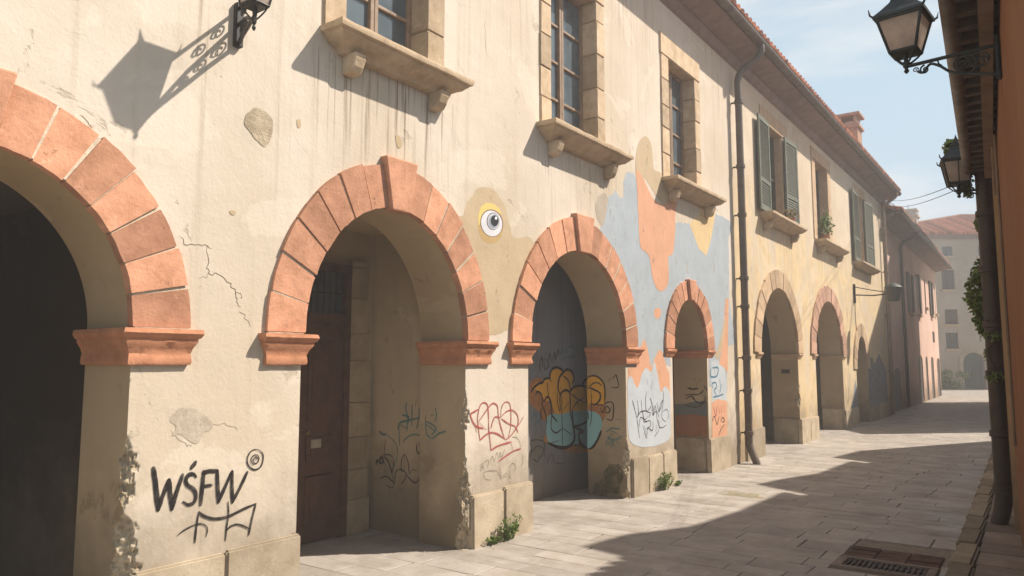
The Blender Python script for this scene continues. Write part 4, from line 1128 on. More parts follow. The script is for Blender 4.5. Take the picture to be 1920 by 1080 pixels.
# ------------------------------------------------------------------ wall lanterns
def lantern(root, top, bot, h, mat, roofh=.16, bars=1, capw=1.15):
    """tapered four-sided lantern: origin at the underside of the glass"""
    fr = MB(); gl = MB(); hb, ht = bot/2, top/2
    cb = [(-hb,-hb,0),(hb,-hb,0),(hb,hb,0),(-hb,hb,0)]; ct = [(-ht,-ht,h),(ht,-ht,h),(ht,ht,h),(-ht,ht,h)]
    w = top*.035
    for k in range(4):
        a, b = Vector(cb[k]), Vector(ct[k]); c, d_ = Vector(cb[(k+1)%4]), Vector(ct[(k+1)%4])
        fr.tube([a, b], w, 6); fr.tube([a, c], w*1.15, 6); fr.tube([b, d_], w*1.2, 6)
        for q in range(1, bars):
            fr.tube([a.lerp(c, q/bars), b.lerp(d_, q/bars)], w*.5, 5)
        ins = .96
        gl.add([a*ins, c*ins, d_*ins+Vector((0,0,h*.03)), b*ins+Vector((0,0,h*.03))], [(0,1,2,3)])
    fr.box(-hb,hb,-hb,hb,-.012,.004)
    fr.build('lantern_frame', mat, root)
    gl.build('glass_panes', M['dirtyglass'], root)
    rf = MB(); e = ht*capw
    lv = [(e,h+.004),(e*1.02,h+.02),(e*.80,h+.02+roofh*.22),(e*.46,h+.02+roofh*.62),(e*.40,h+.02+roofh*.72),(e*.40,h+.02+roofh*.84),(e*.18,h+.02+roofh*.9)]
    vs = []
    for r, z in lv: vs += [(-r,-r,z),(r,-r,z),(r,r,z),(-r,r,z)]
    fs = [(i*4+k, i*4+(k+1)%4, (i+1)*4+(k+1)%4, (i+1)*4+k) for i in range(len(lv)-1) for k in range(4)]+[(3,2,1,0), tuple(len(lv)*4-4+k for k in range(4))]
    rf.add(vs, fs)
    for sx in (-1,1):
        for sy in (-1,1):
            rf.tube([(sx*e*.93,sy*e*.93,h+.01),(sx*e*1.08,sy*e*1.08,h+.03),(sx*e*1.12,sy*e*1.12,h+.065)], [w*.9,w*.8,w*.3], 6)
    zt = h+.02+roofh*.86
    rf.lathe([(e*.22,zt),(e*.30,zt+.015),(e*.22,zt+.04),(e*.10,zt+.06),(e*.14,zt+.075),(e*.05,zt+.11),(.0,zt+.14)], 10)
    rf.build('lantern_roof', mat, root)
    st_ = MB(); s_ = h*.58
    st_.lathe([(.004,-s_*1.12),(hb*.22,-s_),(hb*.12,-s_*.86),(hb*.26,-s_*.74),(hb*.30,-s_*.55),(hb*.17,-s_*.45),(hb*.2,-.012)], 10)
    for k in range(4):
        a = PI/4+k*PI/2; c, sn = math.cos(a), math.sin(a); r = hb*1.25
        P = smooth_path([(c*hb*.18,sn*hb*.18,-s_*.62),(c*r*.45,sn*r*.45,-s_*.48),(c*r*.85,sn*r*.85,-s_*.22),(c*r,sn*r,-.01)], 4)
        st_.tube(P, w*.75, 6)
    st_.build('stem', mat, root)
    return s_

def scroll(mb, c, r, turns, a0, plane, w, sgn=1, n=26):
    P = []
    for i in range(n+1):
        t = i/n; a = a0+sgn*turns*2*PI*t; rr = r*(1-.82*t)
        P.append(Vector(c)+plane[0]*rr*math.cos(a)+plane[1]*rr*math.sin(a))
    mb.tube(P, [w*(1-.45*i/n) for i in range(n+1)], 6)

# left wall lamp
LW = Vector((.012, 2.83, 0)); LP = Vector((.47, 2.64, 3.845))
lm = thing('wall_lamp', 'black iron lantern casting a long shadow on the cream wall above the nearest arches', 'wall lamp', LP, 0, 'wall lamps along the street')
lantern(lm, .205, .12, .25, M['iron'], .11)
br = MB(); base = LW-LP
br.bevbox(base.x-.012, base.x+.03, base.y-.03, base.y+.03, -.085, .22, .006)
d0 = Vector((base.x+.02, base.y, 0)); dirv = Vector((-d0.x, -d0.y, 0)).normalized(); L_ = d0.length; upv = Vector((0,0,1))
at = lambda s_, z: d0+dirv*s_+upv*z
br.tube([at(0,.185), at(L_*.55,.18), at(L_*.74,.175)], .012, 6)
br.tube(smooth_path([at(0,-.06), at(L_*.25,-.055), at(L_*.55,-.06), at(L_*.85,-.07), at(L_,-.11)], 5), .014, 6)
br.tube([at(0,.075), at(L_*.5,.02), at(L_*.98,-.09)], .013, 6)
for s_, z, r in ((.07,.0,.048),(.17,-.01,.036),(.25,-.03,.022),(.08,.13,.042),(.18,.10,.04)):
    scroll(br, at(s_,z), r, 1.5, 0, (dirv, upv), .007); scroll(br, at(s_+.02,z), r*.7, 1.2, PI, (dirv, upv), .006, -1)
br.build('bracket', M['iron'], lm)

# ------------------------------------------------------------------ right side: orange house and its neighbours
def wx(y): return 3.97+.056*(8.9-y)
def ex(y): return .05+3.683+(3.915-3.683)*(8.9-y)/(8.9-4.8)
EZ = 3.61
R0 = thing('house', 'orange plaster house at the right edge with dark rafters under its low eave', 'house', (0,0,0), 0, 'houses along the street')
b = MB(); b.prism([(wx(2.4),2.4),(7,2.4),(7,8.9),(wx(8.9),8.9)], 0, EZ+.08); b.build('wall', M['orangep'], R0)
b = MB(); b.prism([(wx(8.9)-.035,8.80),(wx(8.9)+.02,8.80),(wx(8.9)+.02,8.94),(wx(8.9)-.04,8.94)], .05, EZ-.03); b.build('corner_post', M['ochrep'], R0)
for q in range(30):
    b = MB(); y = 8.84-q*.215
    b.prism([(ex(y)+.03,y-.035),(wx(y)-.002,y-.035),(wx(y)-.002,y+.035),(ex(y)+.03,y+.035)], EZ-.005, EZ+.075)
    b.build('rafter', M['rafter'], R0)
b = MB()
b.prism([(ex(2.3)+.012,2.3),(wx(2.3)+.05,2.3),(wx(8.92)+.05,8.92),(ex(8.92)+.012,8.92)], EZ+.076, EZ+.10); b.build('roof_boards', M['rafter'], R0)
b = MB(); b.prism([(wx(2.3)-.10,2.3),(wx(2.3)-.03,2.3),(wx(8.91)-.03,8.91),(wx(8.91)-.10,8.91)], EZ-.075, EZ-.006); b.build('wall_plate', M['beam'], R0)
b = MB(); b.tube([(ex(2.25)-.0,2.25,EZ+.035),(ex(8.95)-.0,8.95,EZ+.035)], .05, 12); b.build('gutter', M['zinc'], R0, smooth=True)
tiled_roof(R0, (ex(2.3)+.04,2.3,EZ+.135), (ex(8.95)+.04,8.95,EZ+.135), (1,.03,0), 3.6, 17, M['tile'])
pp = downpipe('downpipe', R0, [(3.85,9.08,EZ+.25),(3.85,9.08,3.5),(3.85,9.08,3.0),(3.85,9.08,1.5),(3.85,9.08,.6),(3.85,9.08,.35),(3.83,9.08,.2),(3.79,9.06,.05)], .078, [(3.85,9.08,z) for z in (3.2,2.62,2.05,1.55,.95,.4)], simple('dark_pipe_iron', (.062,.045,.034), .55, .35, scale=6))
b = MB(); b.tube([(wx(7.6)-.03,7.6,EZ-.03),(wx(7.6)-.03,7.6,EZ-.5)], .02, 8); b.tube([(wx(7.2)-.02,7.2,EZ-.08),(wx(7.2)-.02,7.2,1.0)], .012, 6); b.build('service_pipe', M['beam'], R0)

def plain_house(label, eave, depth_pts, z, mat, pitch=18):
    """terraced house whose street side follows the given eave line"""
    root = thing('house', label, 'house', (0,0,0), 0, 'houses along the street')
    ins = [(x+.22, y) for x, y in eave]
    b = MB(); b.prism(ins+depth_pts, 0, z-.02); b.build('wall', mat, root)
    r = MB(); P = eave+depth_pts; n = len(eave)
    mx = max(p[0] for p in P)
    zz = [z]*n+[z+(p[0]-sum(e[0] for e in eave)/n)*math.tan(R(pitch)) for p in depth_pts]
    k = len(P)
    r.add([(p[0],p[1],q) for p, q in zip(P, zz)]+[(p[0],p[1],q+.09) for p, q in zip(P, zz)], [list(range(k-1,-1,-1)), list(range(k,2*k))]+[(i,(i+1)%k,k+(i+1)%k,k+i) for i in range(k)])
    r.build('roof', M['tile'], root)
    for e0, e1 in zip(ins[:-1], ins[1:]):
        v = Vector((e1[0]-e0[0], e1[1]-e0[1], 0))
        if v.length < 1.6: continue
        t = v.normalized(); nv = Vector((-t.y, t.x, 0)); c = Vector((*e0,0))+v*.5
        for zc, hh, nm in ((1.05, 2.1, 'door'), (3.4, 1.1, 'window')):
            q = MB(); a = c-t*.42-nv*.03; d_ = c+t*.42-nv*.03
            q.prism([(a+nv*.06).to_tuple()[:2], a.to_tuple()[:2], d_.to_tuple()[:2], (d_+nv*.06).to_tuple()[:2]], zc-hh/2, zc+hh/2)
            q.build(nm, M['dgreen'], root)
    return root
plain_house('ochre terraced house hidden behind the orange house', [(4.0,9.12),(4.09,9.8),(4.46,10.5),(4.58,11.57),(4.62,13.1)], [(8,12.4),(8,9.12)], 4.8, M['ochrep'])
plain_house('pink terraced house two doors beyond the orange house', [(4.15,13.55),(4.29,14.25),(4.57,15.16),(4.66,16.9)], [(8.5,16.1),(8.5,12.6)], 4.8, M['pinkp'])
plain_house('grey terraced house on the cross street corner', [(4.29,17.3),(4.47,18.7),(6.31,22.2)], [(9,22.2),(9,16.3)], 4.8, M['greyp'])
R4 = thing('house', 'tall plain house beyond the cross street with a steep hipped end', 'house', (0,0,0), 0, 'houses along the street')
b = MB(); P = [(4.0,22.5),(4.0,40.6),(10,43),(10,29.0)]; Q = [(4.0,35.2,13.0),(4.0,40.6,13.0),(10,43,13.0),(10,38.5,13.0)]
b.add([(x,y,0) for x,y in P]+[(4.0,22.5,5.1),(10,29.0,5.6)]+Q, [(0,3,2,1),(0,1,7,6,4),(1,2,8,7),(2,3,5,9,8),(3,0,4,5),(4,6,9,5),(6,7,8,9)])
b.build('wall', M['greyp'], R4)
for k in range(5):
    for zc in (1.2, 4.2, 7.2):
        if zc > 3+k*2: continue
        q = MB(); q.box(3.96, 4.02, 25+k*3.2, 25.9+k*3.2, zc-.6, zc+.7); q.build('window', M['brownsh'], R4)
q = MB(); q.add([(3.8,34.9,13.02),(3.8,40.8,13.02),(10,43.2,13.02),(10,38.4,13.02),(3.8,34.9,13.12),(3.8,40.8,13.12),(10,43.2,13.12),(10,38.4,13.12)], [(0,3,2,1),(4,5,6,7),(0,1,5,4),(1,2,6,5),(2,3,7,6),(3,0,4,7)]); q.build('roof', M['tile'], R4)

# right lamps
LY = 5.0
cxl = ony(1698, 100, LY); hgl = lambda py: ony(1690, py, LY).z
lp = Vector((cxl.x, LY, hgl(101)))
l1 = thing('wall_lamp', 'large dark green lantern with milky panes on a scrolled bracket under the orange eave', 'wall lamp', lp, R(-6), 'wall lamps along the street')
s_ = lantern(l1, .245, .145, hgl(41)-hgl(101), M['lampgreen'], .15)
br = MB(); wl = wx(LY)-lp.x; zb = -s_*.74
X_, Z_ = Vector((1,0,0)), Vector((0,0,1))
br.tube([(0,0,zb),(wl*.5,0,zb),(wl,0,zb)], .011, 8)
br.bevbox(wl-.02, wl+.0, -.03, .03, zb-.20, zb+.05, .005)
br.tube(smooth_path([(.06,0,zb-.045),(.09,0,zb-.06),(.13,0,zb-.02),(.18,0,zb-.045),(.24,0,zb-.10),(.32,0,zb-.13),(wl-.02,0,zb-.17)], 5), .008, 6)
scroll(br, (.10,0,zb-.045), .028, 1.4, PI/2, (X_,Z_), .006); scroll(br, (.05,0,zb-.035), .016, 1.3, 0, (X_,Z_), .004)
for xx, zz, r in ((.29,-.065,.05),(.38,-.07,.055),(.46,-.06,.04)):
    if xx < wl-.04:
        scroll(br, (xx,0,zb+zz), r, 1.6, 0, (X_,Z_), .006); scroll(br, (xx+.02,0,zb+zz-.01), r*.7, 1.3, PI, (X_,Z_), .005, -1)
br.tube([(.20+.05*math.cos(t/12*2*PI)+.12, 0, zb-.07+.058*math.sin(t/12*2*PI)) for t in range(13)], .006, 6)
br.tube([(.17,0,zb-.005),(.175,0,zb-.03),(.19,0,zb-.045)], .005, 5)
br.build('bracket', M['lampgreen'], l1)

LY2 = 9.0
p2 = ony(1797, 345, LY2)
l2 = thing('wall_lamp', 'smaller ivy-grown lantern with two panes a side held by the drainpipe below the eave end', 'wall lamp', p2, R(10), 'wall lamps along the street')
h2 = ony(1797,304,LY2).z-p2.z
s_ = lantern(l2, .27, .19, h2, M['lampgreen'], .17, bars=2)
br = MB(); zb = -s_*.62
br.tube([(0,0,zb),(.12,0,zb+.005),(.26,0,zb+.01)], .014, 8)
br.tube(smooth_path([(.10,0,zb-.04),(.15,0,zb-.03),(.2,0,zb-.08),(.26,0,zb-.14)], 4), .009, 6); scroll(br, (.11,0,zb-.05), .035, 1.3, PI/2, (X_,Z_), .007)
br.build('bracket', M['lampgreen'], l2)

def ivy(label, clumps, seed, size=.06, stem=None, name='ivy'):
    rng = random.Random(seed); c0 = Vector(clumps[0][0]); root = thing(name, label, 'ivy', c0, 0, 'ivy around the right drainpipe')
    mb = MB()
    for c, rad, n in clumps: leaves(mb, Vector(c)-c0, rad, n, size, rng, droop=.25)
    mb.build('foliage', M['leaf'], root)
    if stem:
        sm = MB()
        for P in stem: sm.tube(smooth_path([Vector(p)-c0 for p in P], 5), .007, 5)
        sm.build('stem', M['rafter'], root)
    return root
def at9(px, py, y=9.0): return ony(px, py, y)
c = lambda px, py, y=9.0: tuple(ony(px,py,y))
ivy('ivy spilling over the roof and side of the smaller ivy-grown lantern', [(c(1781,285,9.05),(.07,.09,.13),420),(c(1788,272,9.1),(.08,.08,.07),200),(c(1812,345,9.15),(.05,.06,.14),260),(c(1822,320,9.15),(.06,.05,.07),120),(c(1782,297,9.0),(.06,.06,.05),150)], 11, .05, [[c(1838,300,9.1),c(1815,320,9.1),c(1790,290,9.05),c(1780,270,9.05)]])
ivy('thick hanging ivy bush on the street side of the dark drainpipe', [(c(1842,545,9.25),(.15,.14,.26),1300),(c(1848,510,9.25),(.10,.12,.17),500),(c(1832,560,9.2),(.09,.11,.13),400),(c(1846,600,9.2),(.09,.10,.13),350)], 12, .058, [[c(1858,480,9.15),c(1845,520,9.2),c(1830,560,9.2),c(1850,620,9.15)]])
ivy('small ivy tuft sticking out beside the drainpipe below the smaller lantern', [(c(1838,418,9.25),(.06,.07,.085),260),(c(1845,440,9.2),(.04,.04,.05),80)], 13, .045)
ivy('dry ivy wound round the lower drainpipe collars', [(c(1866,628,9.0),(.12,.10,.045),240),(c(1868,706,9.0),(.11,.10,.045),220),(c(1858,665,9.1),(.05,.05,.10),120)], 14, .045, [[c(1850,600,9.0),c(1870,632,8.98),c(1852,660,9.0),c(1874,706,8.98)]])

# wires across the street and a loop of cable at the corner
wr = thing('overhead_wires', 'two thin cables sagging from the yellow house corner to the smaller lantern', 'wires', (0,26.6,6.6))
for k, (a, b_) in enumerate(((ony(1650,368,26.6), p2+Vector((-.06,.12,.02))), (ony(1653,381,26.6), p2+Vector((-.02,.12,-.03))))):
    P = [a.lerp(b_, t/24)-Vector((0,0,.16*4*(t/24)*(1-t/24))) for t in range(25)]
    w_ = MB(); w_.tube([q-Vector((0,26.6,6.6)) for q in P], .0045, 5); w_.build('cable', M['iron'], wr)
w_ = MB(); w_.tube(smooth_path([(.14,.0,.18),(.40,.0,.22),(.46,.02,.0),(.40,0,-.22),(.2,0,-.34),(.1,0,-.2)],6), .012, 5); w_.build('cable', M['iron'], wr)

# small lamp further down the left wall
p3 = ony(1675, 548, 22.0)
l3 = thing('wall_lamp', 'small dark lamp on a long thin arm above the farthest little arch', 'wall lamp', p3, 0, 'wall lamps along the street')
m_ = MB(); m_.lathe([(.10,-.24),(.16,-.22),(.20,.10),(.23,.13),(.20,.16),(.06,.24),(.0,.26)], 10); m_.build('lamp_head', M['lampgreen'], l3, smooth=True)
m_ = MB(); m_.tube([(-p3.x+.02,0,-.02),(-p3.x*.5,0,-.06),(-.1,0,-.03)], .018, 6); m_.tube([(-p3.x+.02,0,.2),(-p3.x*.5,0,.08),(-.1,0,0)], .012, 6); m_.bevbox(-p3.x+.0,-p3.x+.05,-.05,.05,-.25,.28,.01)
m_.tube(smooth_path([(-p3.x+.02,.02,-.25),(-p3.x+.02,.02,-.7),(-p3.x+.02,.06,-1.1),(-p3.x+.02,-.1,-1.4)],5), .008, 5)
m_.build('bracket', M['iron'], l3)

# ------------------------------------------------------------------ pink house at the bend
PA, PB = Vector((-.13,27.3,0)), Vector((-.42,44.3,0))
pt = (PB-PA).normalized(); pn = Vector((pt.y,-pt.x,0)); PL = (PB-PA).length
pink = thing('house', 'small pink house with dark shutters between the yellow house and the far beige house', 'house', (0,0,0), 0, 'houses along the street')
FP = lambda u, v, d: tuple(PA+pt*u+pn*d+Vector((0,0,v)))
def onp(px, py, p0, n):
    r = ray(px, py); t = (p0-CAM).dot(n)/r.dot(n); return CAM+r*t
def up(px, py):
    q = onp(px, py, PA, pn); return ((q-PA).dot(pt), q.z)
pw = [((1701,515),(1711,585)),((1716,515),(1725,588)),((1732,525),(1737,576)),((1742,530),(1748,590)),((1751,533),(1755,588)),((1748,622),(1753,642))]
pd = [((1660,690),(1668,772)),((1674,690),(1690,765)),((1721,666),(1731,751)),((1735,668),(1740,746)),((1745,669),(1751,743)),((1756,671),(1763,740))]
holes = []; rects = []
for (a, b_) in pw:
    u0, v0 = up(*a); u1, v1 = up(*b_); v0 = up((a[0]+b_[0])/2, a[1])[1]; v1 = up((a[0]+b_[0])/2, b_[1])[1]
    rects.append((u0,u1,v1,v0)); holes.append([(u0,v1),(u1,v1),(u1,v0),(u0,v0)])
drs = []
for (a, b_) in pd:
    u0 = up(*a)[0]; u1 = up(b_[0]+3, b_[1])[0]; v0 = up((a[0]+b_[0])/2, a[1])[1]
    drs.append((u0,u1,v0)); hw = (u1-u0)/2; holes.append([(u0,.02),(u1,.02)]+[((u0+u1)/2+hw*math.cos(PI*k/8), v0-hw*.4+hw*.4*math.sin(PI*k/8)) for k in range(9)])
b = MB(); fill(b, [(0,0),(PL,0),(PL,6.5),(0,6.5)], holes, FP, -.28, 0)
b.add([FP(0,0,-.281),FP(PL,0,-.281),FP(PL,0,-6),FP(0,0,-6),FP(0,6.5,-.281),FP(PL,6.5,-.281),FP(PL,6.5,-6),FP(0,6.5,-6)], [(0,1,5,4),(1,2,6,5),(2,3,7,6),(3,0,4,7),(4,5,6,7)])
b.build('wall', M['pinkp'], pink)
for i, (u0,u1,v0,v1) in enumerate(rects):
    w_ = MB(); vs = [FP(u0,v0,-.04),FP(u1,v0,-.04),FP(u1,v1,-.04),FP(u0,v1,-.04)]
    w_.add(vs, [(0,1,2,3)]); wo = w_.build('window', M['glass'], pink)
    q = MB()
    if i < 5:
        for (a, b_) in ((u0-.42,u0-.01),(u1+.01,u1+.42)):
            if i in (0,3) or (i == 1 and a > u0):
                fill(q, [(a,v0),(b_,v0),(b_,v1),(a,v1)], [], FP, .005, .06)
        if q.v: q.build('shutter', M['brownsh'], wo)
        q = MB(); fill(q, [(u0-.08,v0-.12),(u1+.08,v0-.12),(u1+.08,v0-.003),(u0-.08,v0-.003)], [], FP, -.2, .12); q.build('sill', M['sill'], wo)
for (u0,u1,v0) in drs:
    w_ = MB(); w_.add([FP(u0,0,-.03),FP(u1,0,-.03),FP(u1,v0,-.03),FP(u0,v0,-.03)], [(0,1,2,3)]); wo = w_.build('door', M['brownsh'], pink)
s_ = MB(); s_.add([FP(-.3,6.42,0),FP(PL+.4,6.42,0),FP(PL+.4,6.58,.62),FP(-.3,6.58,.62),FP(-.3,6.52,0),FP(PL+.4,6.52,0),FP(PL+.4,6.64,.62),FP(-.3,6.64,.62)], [(0,1,2,3),(7,6,5,4),(3,2,6,7),(0,3,7,4),(1,5,6,2),(0,4,5,1)]); s_.build('soffit', M['soffit'], pink)
tiled_roof(pink, FP(-.35,6.7,.66), FP(PL+.4,6.7,.66), tuple(-pn), 4.2, 18, M['tile'], sp=.26)
gt = MB(); gt.tube([FP(-.35,6.63,.70),FP(PL+.4,6.63,.70)], .085, 8); gt.build('gutter', M['zinc'], pink, smooth=True)
u_ = up(1690,600)[0]
dp = MB(); dp.tube(smooth_path([FP(u_,6.55,.66),FP(u_,6.35,.45),FP(u_,6.1,.12),FP(u_,5.6,.10),FP(u_,3,.10),FP(u_,.05,.10)],5), .06, 8); dp.build('downpipe', M['iron'], pink)

# ------------------------------------------------------------------ far house closing the street
HA = Vector((.0, 57.4, 0)); ht = Vector((dX.x, dY.x, 0)).normalized(); hn = Vector((ht.y, -ht.x, 0))
far = thing('house', 'hazy beige three storey house with red tiled roof closing the far end of the street', 'house', (0,0,0), 0, 'houses along the street')
FH = lambda u, v, d: tuple(HA+ht*u+hn*d+Vector((0,0,v)))
def uh(px, py):
    q = onp(px, py, HA, hn); return ((q-HA).dot(ht), q.z)
fw = [((1766,462),(1786,480),'glass'),((1765,506),(1791,543),'s'),((1771,580),(1797,608),'s'),((1773,624),(1798,654),'g'),((1835,610),(1840,640),'n'),((1700,506),(1722,543),'s'),((1830,506),(1852,543),'s'),((1833,462),(1850,480),'glass')]
holes = []; rr = []
for a, b_, k in fw:
    u0, v1 = uh(*a); u1, v0 = uh(*b_); rr.append((u0,u1,v0,v1,k)); holes.append([(u0,v0),(u1,v0),(u1,v1),(u0,v1)])
du0, dv = uh(1806,680); du1, _ = uh(1846,680); dt = uh(1825,661)[1]
dc, dh = (du0+du1)/2, (du1-du0)/2
darc = [(dc+dh*math.cos(PI*k/12), dv+(dt-dv)*math.sin(PI*k/12)) for k in range(13)]
holes.append([(du0,.02),(du1,.02)]+darc)
ez = uh(1770,441)[1]
UL, UR = uh(1625,600)[0], 9.0
b = MB(); fill(b, [(UL,0),(UR,0),(UR,ez+.1),(UL,ez+.1)], holes, FH, -.3, 0)
b.add([FH(UL,0,-.301),FH(UR,0,-.301),FH(UR,0,-8),FH(UL,0,-8),FH(UL,ez,-.301),FH(UR,ez,-.301),FH(UR,ez,-8),FH(UL,ez,-8)], [(0,1,5,4),(1,2,6,5),(2,3,7,6),(3,0,4,7),(4,5,6,7)])
b.build('wall', M['greyp'], far)
for (u0,u1,v0,v1,k) in rr:
    w_ = MB(); w_.add([FH(u0,v0,-.12),FH(u1,v0,-.12),FH(u1,v1,-.12),FH(u0,v1,-.12)], [(0,1,2,3)])
    wo = w_.build('window', {'glass':M['glass'],'s':M['brownsh'],'g':M['dgreen'],'n':M['brownsh']}[k], far)
    if k != 'n':
        q = MB(); fill(q, [(u0-.1,v0-.12),(u1+.1,v0-.12),(u1+.1,v0-.003),(u0-.1,v0-.003)], [], FH, -.1, .1); q.build('sill', M['sill'], wo)
        q = MB(); c_ = (u0+u1)/2; fill(q, [(c_-.03,v0),(c_+.03,v0),(c_+.03,v1),(c_-.03,v1)], [], FH, -.11, -.08); q.build('window_frame', M['brownsh'], wo)
w_ = MB(); fill(w_, [(du0,.02),(du1,.02)]+darc, [], FH, -.28, -.2)
for k in range(1,6):
    uu = du0+(du1-du0)*k/6; fill(w_, [(uu-.015,.05),(uu+.015,.05),(uu+.015,dv),(uu-.015,dv)], [], FH, -.2, -.17)
w_.build('door', M['dgreen'], far)
q = MB(); q.col = .5
fill(q, [(du1+.02,0),(du1+.3,0)]+[(dc+(dh+.3)*math.cos(PI*k/14), dv+(dt-dv+.28)*math.sin(PI*k/14)) for k in range(15)]+[(du0-.3,0),(du0-.02,0)]+[(dc+(dh+.02)*math.cos(PI-PI*k/14), dv+(dt-dv+.02)*math.sin(PI-PI*k/14)) for k in range(15)], [], FH, -.02, .05)
q.build('door_surround', M['pilar'], far)
q = MB(); fill(q, [(UL-.1,ez-.25),(UR,ez-.25),(UR,ez+.02),(UL-.1,ez+.02)], [], FH, -.01, .22); q.build('cornice', M['soffit'], far)
q = MB(); fill(q, [(UL,uh(1770,655)[1]-.1),(UR,uh(1770,655)[1]-.1),(UR,uh(1770,655)[1]+.06),(UL,uh(1770,655)[1]+.06)], [], FH, -.01, .05)
# hipped roof: left hip rises from the corner to the ridge
ap = uh(1850,440)[0]+.8; rz_ = ez+2.15
e = .45
rf = MB()
corners = [FH(UL-e,ez+.05,e), FH(UR,ez+.05,e), FH(UR,ez+.05,-9), FH(UL-e,ez+.05,-9)]
r0, r1 = FH(ap,rz_,-4.2), FH(UR,rz_,-4.2)
rf.add(corners+[r0,r1], [(0,1,5,4),(1,2,5),(2,3,4,5),(3,0,4),(0,3,2,1)])
k = 0
u = UL-e
# tile columns run straight up each slope, clipped by the hip
E0 = Vector(FH(UL-e,ez+.05,e)); Rr = Vector(FH(ap,rz_,-4.2))
while u < UR:
    f = min(1, (u-(UL-e))/(ap-(UL-e)))
    p0 = Vector(FH(u,ez+.06,e+.05)); p1 = Vector(FH(u, ez+.05+(rz_-ez-.05)*f, e+(-4.2-e)*f))
    if (p1-p0).length > .15:
        rf.col = random.random()
        m__ = p0.lerp(p1, .5); rf.tube([p0, p0.lerp(p1,.25), m__, p0.lerp(p1,.75), p1], [.11,.10,.11,.10,.10], 6)
    u += .27
rf.tube([E0, E0.lerp(Rr,.5), Rr], .13, 6); rf.tube([Rr, Vector(r1)], .13, 6)
rf.build('roof', M['tile'], far)
chp = Vector(FH(uh(1738,430)[0],0,-2.2)); zc = ony(1738,391,chp.y).z; wch = .55
cm_ = MB(); cm_.box(-wch,wch,-wch,wch,0,zc-ez-.9); cm_.box(-wch-.1,wch+.1,-wch-.1,wch+.1,zc-ez-.9,zc-ez-.72); cm_.box(-wch+.12,wch-.12,-wch+.12,wch-.12,zc-ez-.72,zc-ez-.45); cm_.box(-wch-.06,wch+.06,-wch-.06,wch+.06,zc-ez-.45,zc-ez-.35); cm_.tube([(0,0,zc-ez-.36),(0,0,zc-ez+.05)], .03, 6)
co = cm_.build('chimney', M['greyp'], far); co.location = (chp.x, chp.y, ez+.9-.55)
bp = Vector(FH(uh(1772,720)[0],0,.6)); rng = random.Random(31)
bs = thing('bush', 'low green bush at the foot of the far beige house', 'bush', (bp.x,bp.y,0))
m_ = MB(); leaves(m_, (0,0,.6), (1.3,.6,.7), 700, .22, rng); leaves(m_, (-1.0,0,.5), (.8,.5,.6), 300, .2, rng); m_.build('foliage', M['leaf'], bs)
m_ = MB(); m_.tube([(0,0,0),(0,0,.6)], .05, 6); m_.tube([(-.8,0,0),(-.9,0,.5)], .04, 6); m_.build('stem', M['rafter'], bs)
an = thing('antenna', 'thin roof aerial standing behind the pink house roof', 'antenna', tuple(FP(3.5,7.2,-2.5)))
m_ = MB(); m_.tube([(0,0,0),(0,0,1.3)], .015, 5); m_.tube([(-.15,0,1.1),(.15,0,1.1)], .01, 5); m_.tube([(-.1,0,.95),(.1,0,.95)], .01, 5); m_.build('mast', M['iron'], an)

# ------------------------------------------------------------------ air, sky, sun, camera
AZ, EL = R(46.2), R(47.5)        # azimuth from the street direction (+Y) towards +X
hz = MB(); hz.box(-18, 18, -12, 72, -1.3, 17)
ho = hz.build('haze', M['cream']); ho['kind'] = 'stuff'
hm = bpy.data.materials.new('haze_air'); hm.use_nodes = True; t = hm.node_tree; t.nodes.clear()
pv = t.nodes.new('ShaderNodeVolumePrincipled'); mo = t.nodes.new('ShaderNodeOutputMaterial'); t.links.new(pv.outputs[0], mo.inputs['Volume'])
pv.inputs['Color'].default_value = (.92,.93,.95,1); pv.inputs['Density'].default_value = .0055; pv.inputs['Anisotropy'].default_value = .15
ho.data.materials.clear(); ho.data.materials.append(hm)

W = bpy.data.worlds.new('World'); S.world = W; W.use_nodes = True
t = W.node_tree; t.nodes.clear()
sky = t.nodes.new('ShaderNodeTexSky'); sky.sky_type = 'NISHITA'; sky.sun_disc = False; sky.sun_elevation = EL; sky.sun_rotation = AZ
sky.air_density = 1.0; sky.dust_density = 2.2; sky.ozone_density = 1.0
bg = t.nodes.new('ShaderNodeBackground'); bg.inputs[1].default_value = .064
tc = t.nodes.new('ShaderNodeTexCoord'); mp = t.nodes.new('ShaderNodeMapping'); mp.inputs['Scale'].default_value = (1.4,1.4,7)
nz = t.nodes.new('ShaderNodeTexNoise'); nz.inputs['Scale'].default_value = 2.2; nz.inputs['Detail'].default_value = 7; nz.inputs['Roughness'].default_value = .55; nz.inputs['Distortion'].default_value = .3
mr = t.nodes.new('ShaderNodeMapRange'); mr.inputs[1].default_value = .44; mr.inputs[2].default_value = .72; mr.inputs[4].default_value = .7; mr.interpolation_type = 'SMOOTHSTEP'
mx = t.nodes.new('ShaderNodeMix'); mx.data_type = 'RGBA'; mx.inputs[7].default_value = (8.6,8.9,9.0,1)
pl_ = t.nodes.new('ShaderNodeMix'); pl_.data_type = 'RGBA'; pl_.inputs[7].default_value = (5.0,7.1,8.5,1)
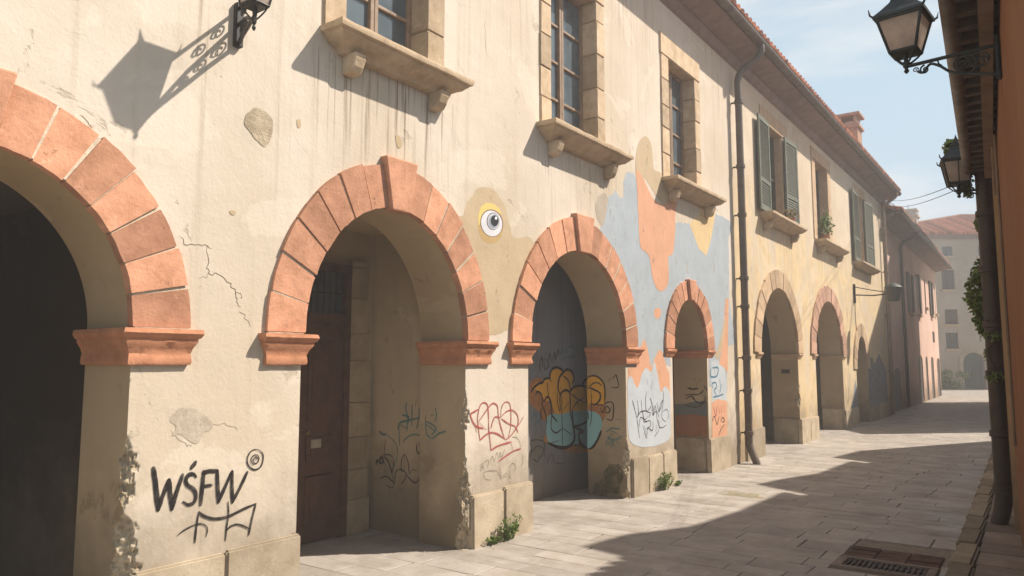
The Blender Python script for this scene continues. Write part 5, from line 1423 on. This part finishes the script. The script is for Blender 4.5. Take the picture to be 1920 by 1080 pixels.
sp_ = t.nodes.new('ShaderNodeSeparateXYZ'); el_ = t.nodes.new('ShaderNodeMapRange'); el_.inputs[1].default_value = .80; el_.inputs[2].default_value = .30; el_.inputs[3].default_value = .0; el_.inputs[4].default_value = .85; el_.interpolation_type = 'SMOOTHSTEP'
t.links.new(tc.outputs['Generated'], sp_.inputs[0]); t.links.new(sp_.outputs[2], el_.inputs[0]); t.links.new(el_.outputs[0], pl_.inputs[0])
o_ = t.nodes.new('ShaderNodeOutputWorld')
t.links.new(tc.outputs['Generated'], mp.inputs[0]); t.links.new(mp.outputs[0], nz.inputs['Vector']); t.links.new(nz.outputs[0], mr.inputs[0]); t.links.new(mr.outputs[0], mx.inputs[0])
t.links.new(sky.outputs[0], pl_.inputs[6]); t.links.new(pl_.outputs[2], mx.inputs[6]); t.links.new(mx.outputs[2], bg.inputs[0]); t.links.new(bg.outputs[0], o_.inputs[0])

sd = bpy.data.lights.new('sun', 'SUN'); sd.energy = 5.0; sd.angle = R(.8); sd.color = (1,.92,.82)
so = bpy.data.objects.new('sun', sd); COL.objects.link(so)
dirS = Vector((math.sin(AZ)*math.cos(EL), math.cos(AZ)*math.cos(EL), math.sin(EL)))
so.rotation_euler = dirS.to_track_quat('Z', 'Y').to_euler(); so.location = (8,10,20)

cd = bpy.data.cameras.new('camera'); co = bpy.data.objects.new('camera', cd); COL.objects.link(co)
cd.sensor_width = 36; cd.lens = F/1920*36; cd.clip_end = 500; cd.clip_start = .02
right = Vector((dX.x, dY.x, dZ.x)); upw = Vector((dX.y, dY.y, dZ.y)); fwd = Vector((dX.z, dY.z, dZ.z))
co.matrix_world = Matrix(((right.x, upw.x, -fwd.x, CAM.x),(right.y, upw.y, -fwd.y, CAM.y),(right.z, upw.z, -fwd.z, CAM.z),(0,0,0,1)))
S.camera = co
S.view_settings.view_transform = 'Standard'; S.view_settings.look = 'None'; S.view_settings.gamma = 1; S.view_settings.exposure = .67
S.cycles.use_denoising = True; S.cycles.max_bounces = 8; S.cycles.volume_bounces = 1; S.cycles.diffuse_bounces = 2; S.cycles.transparent_max_bounces = 16
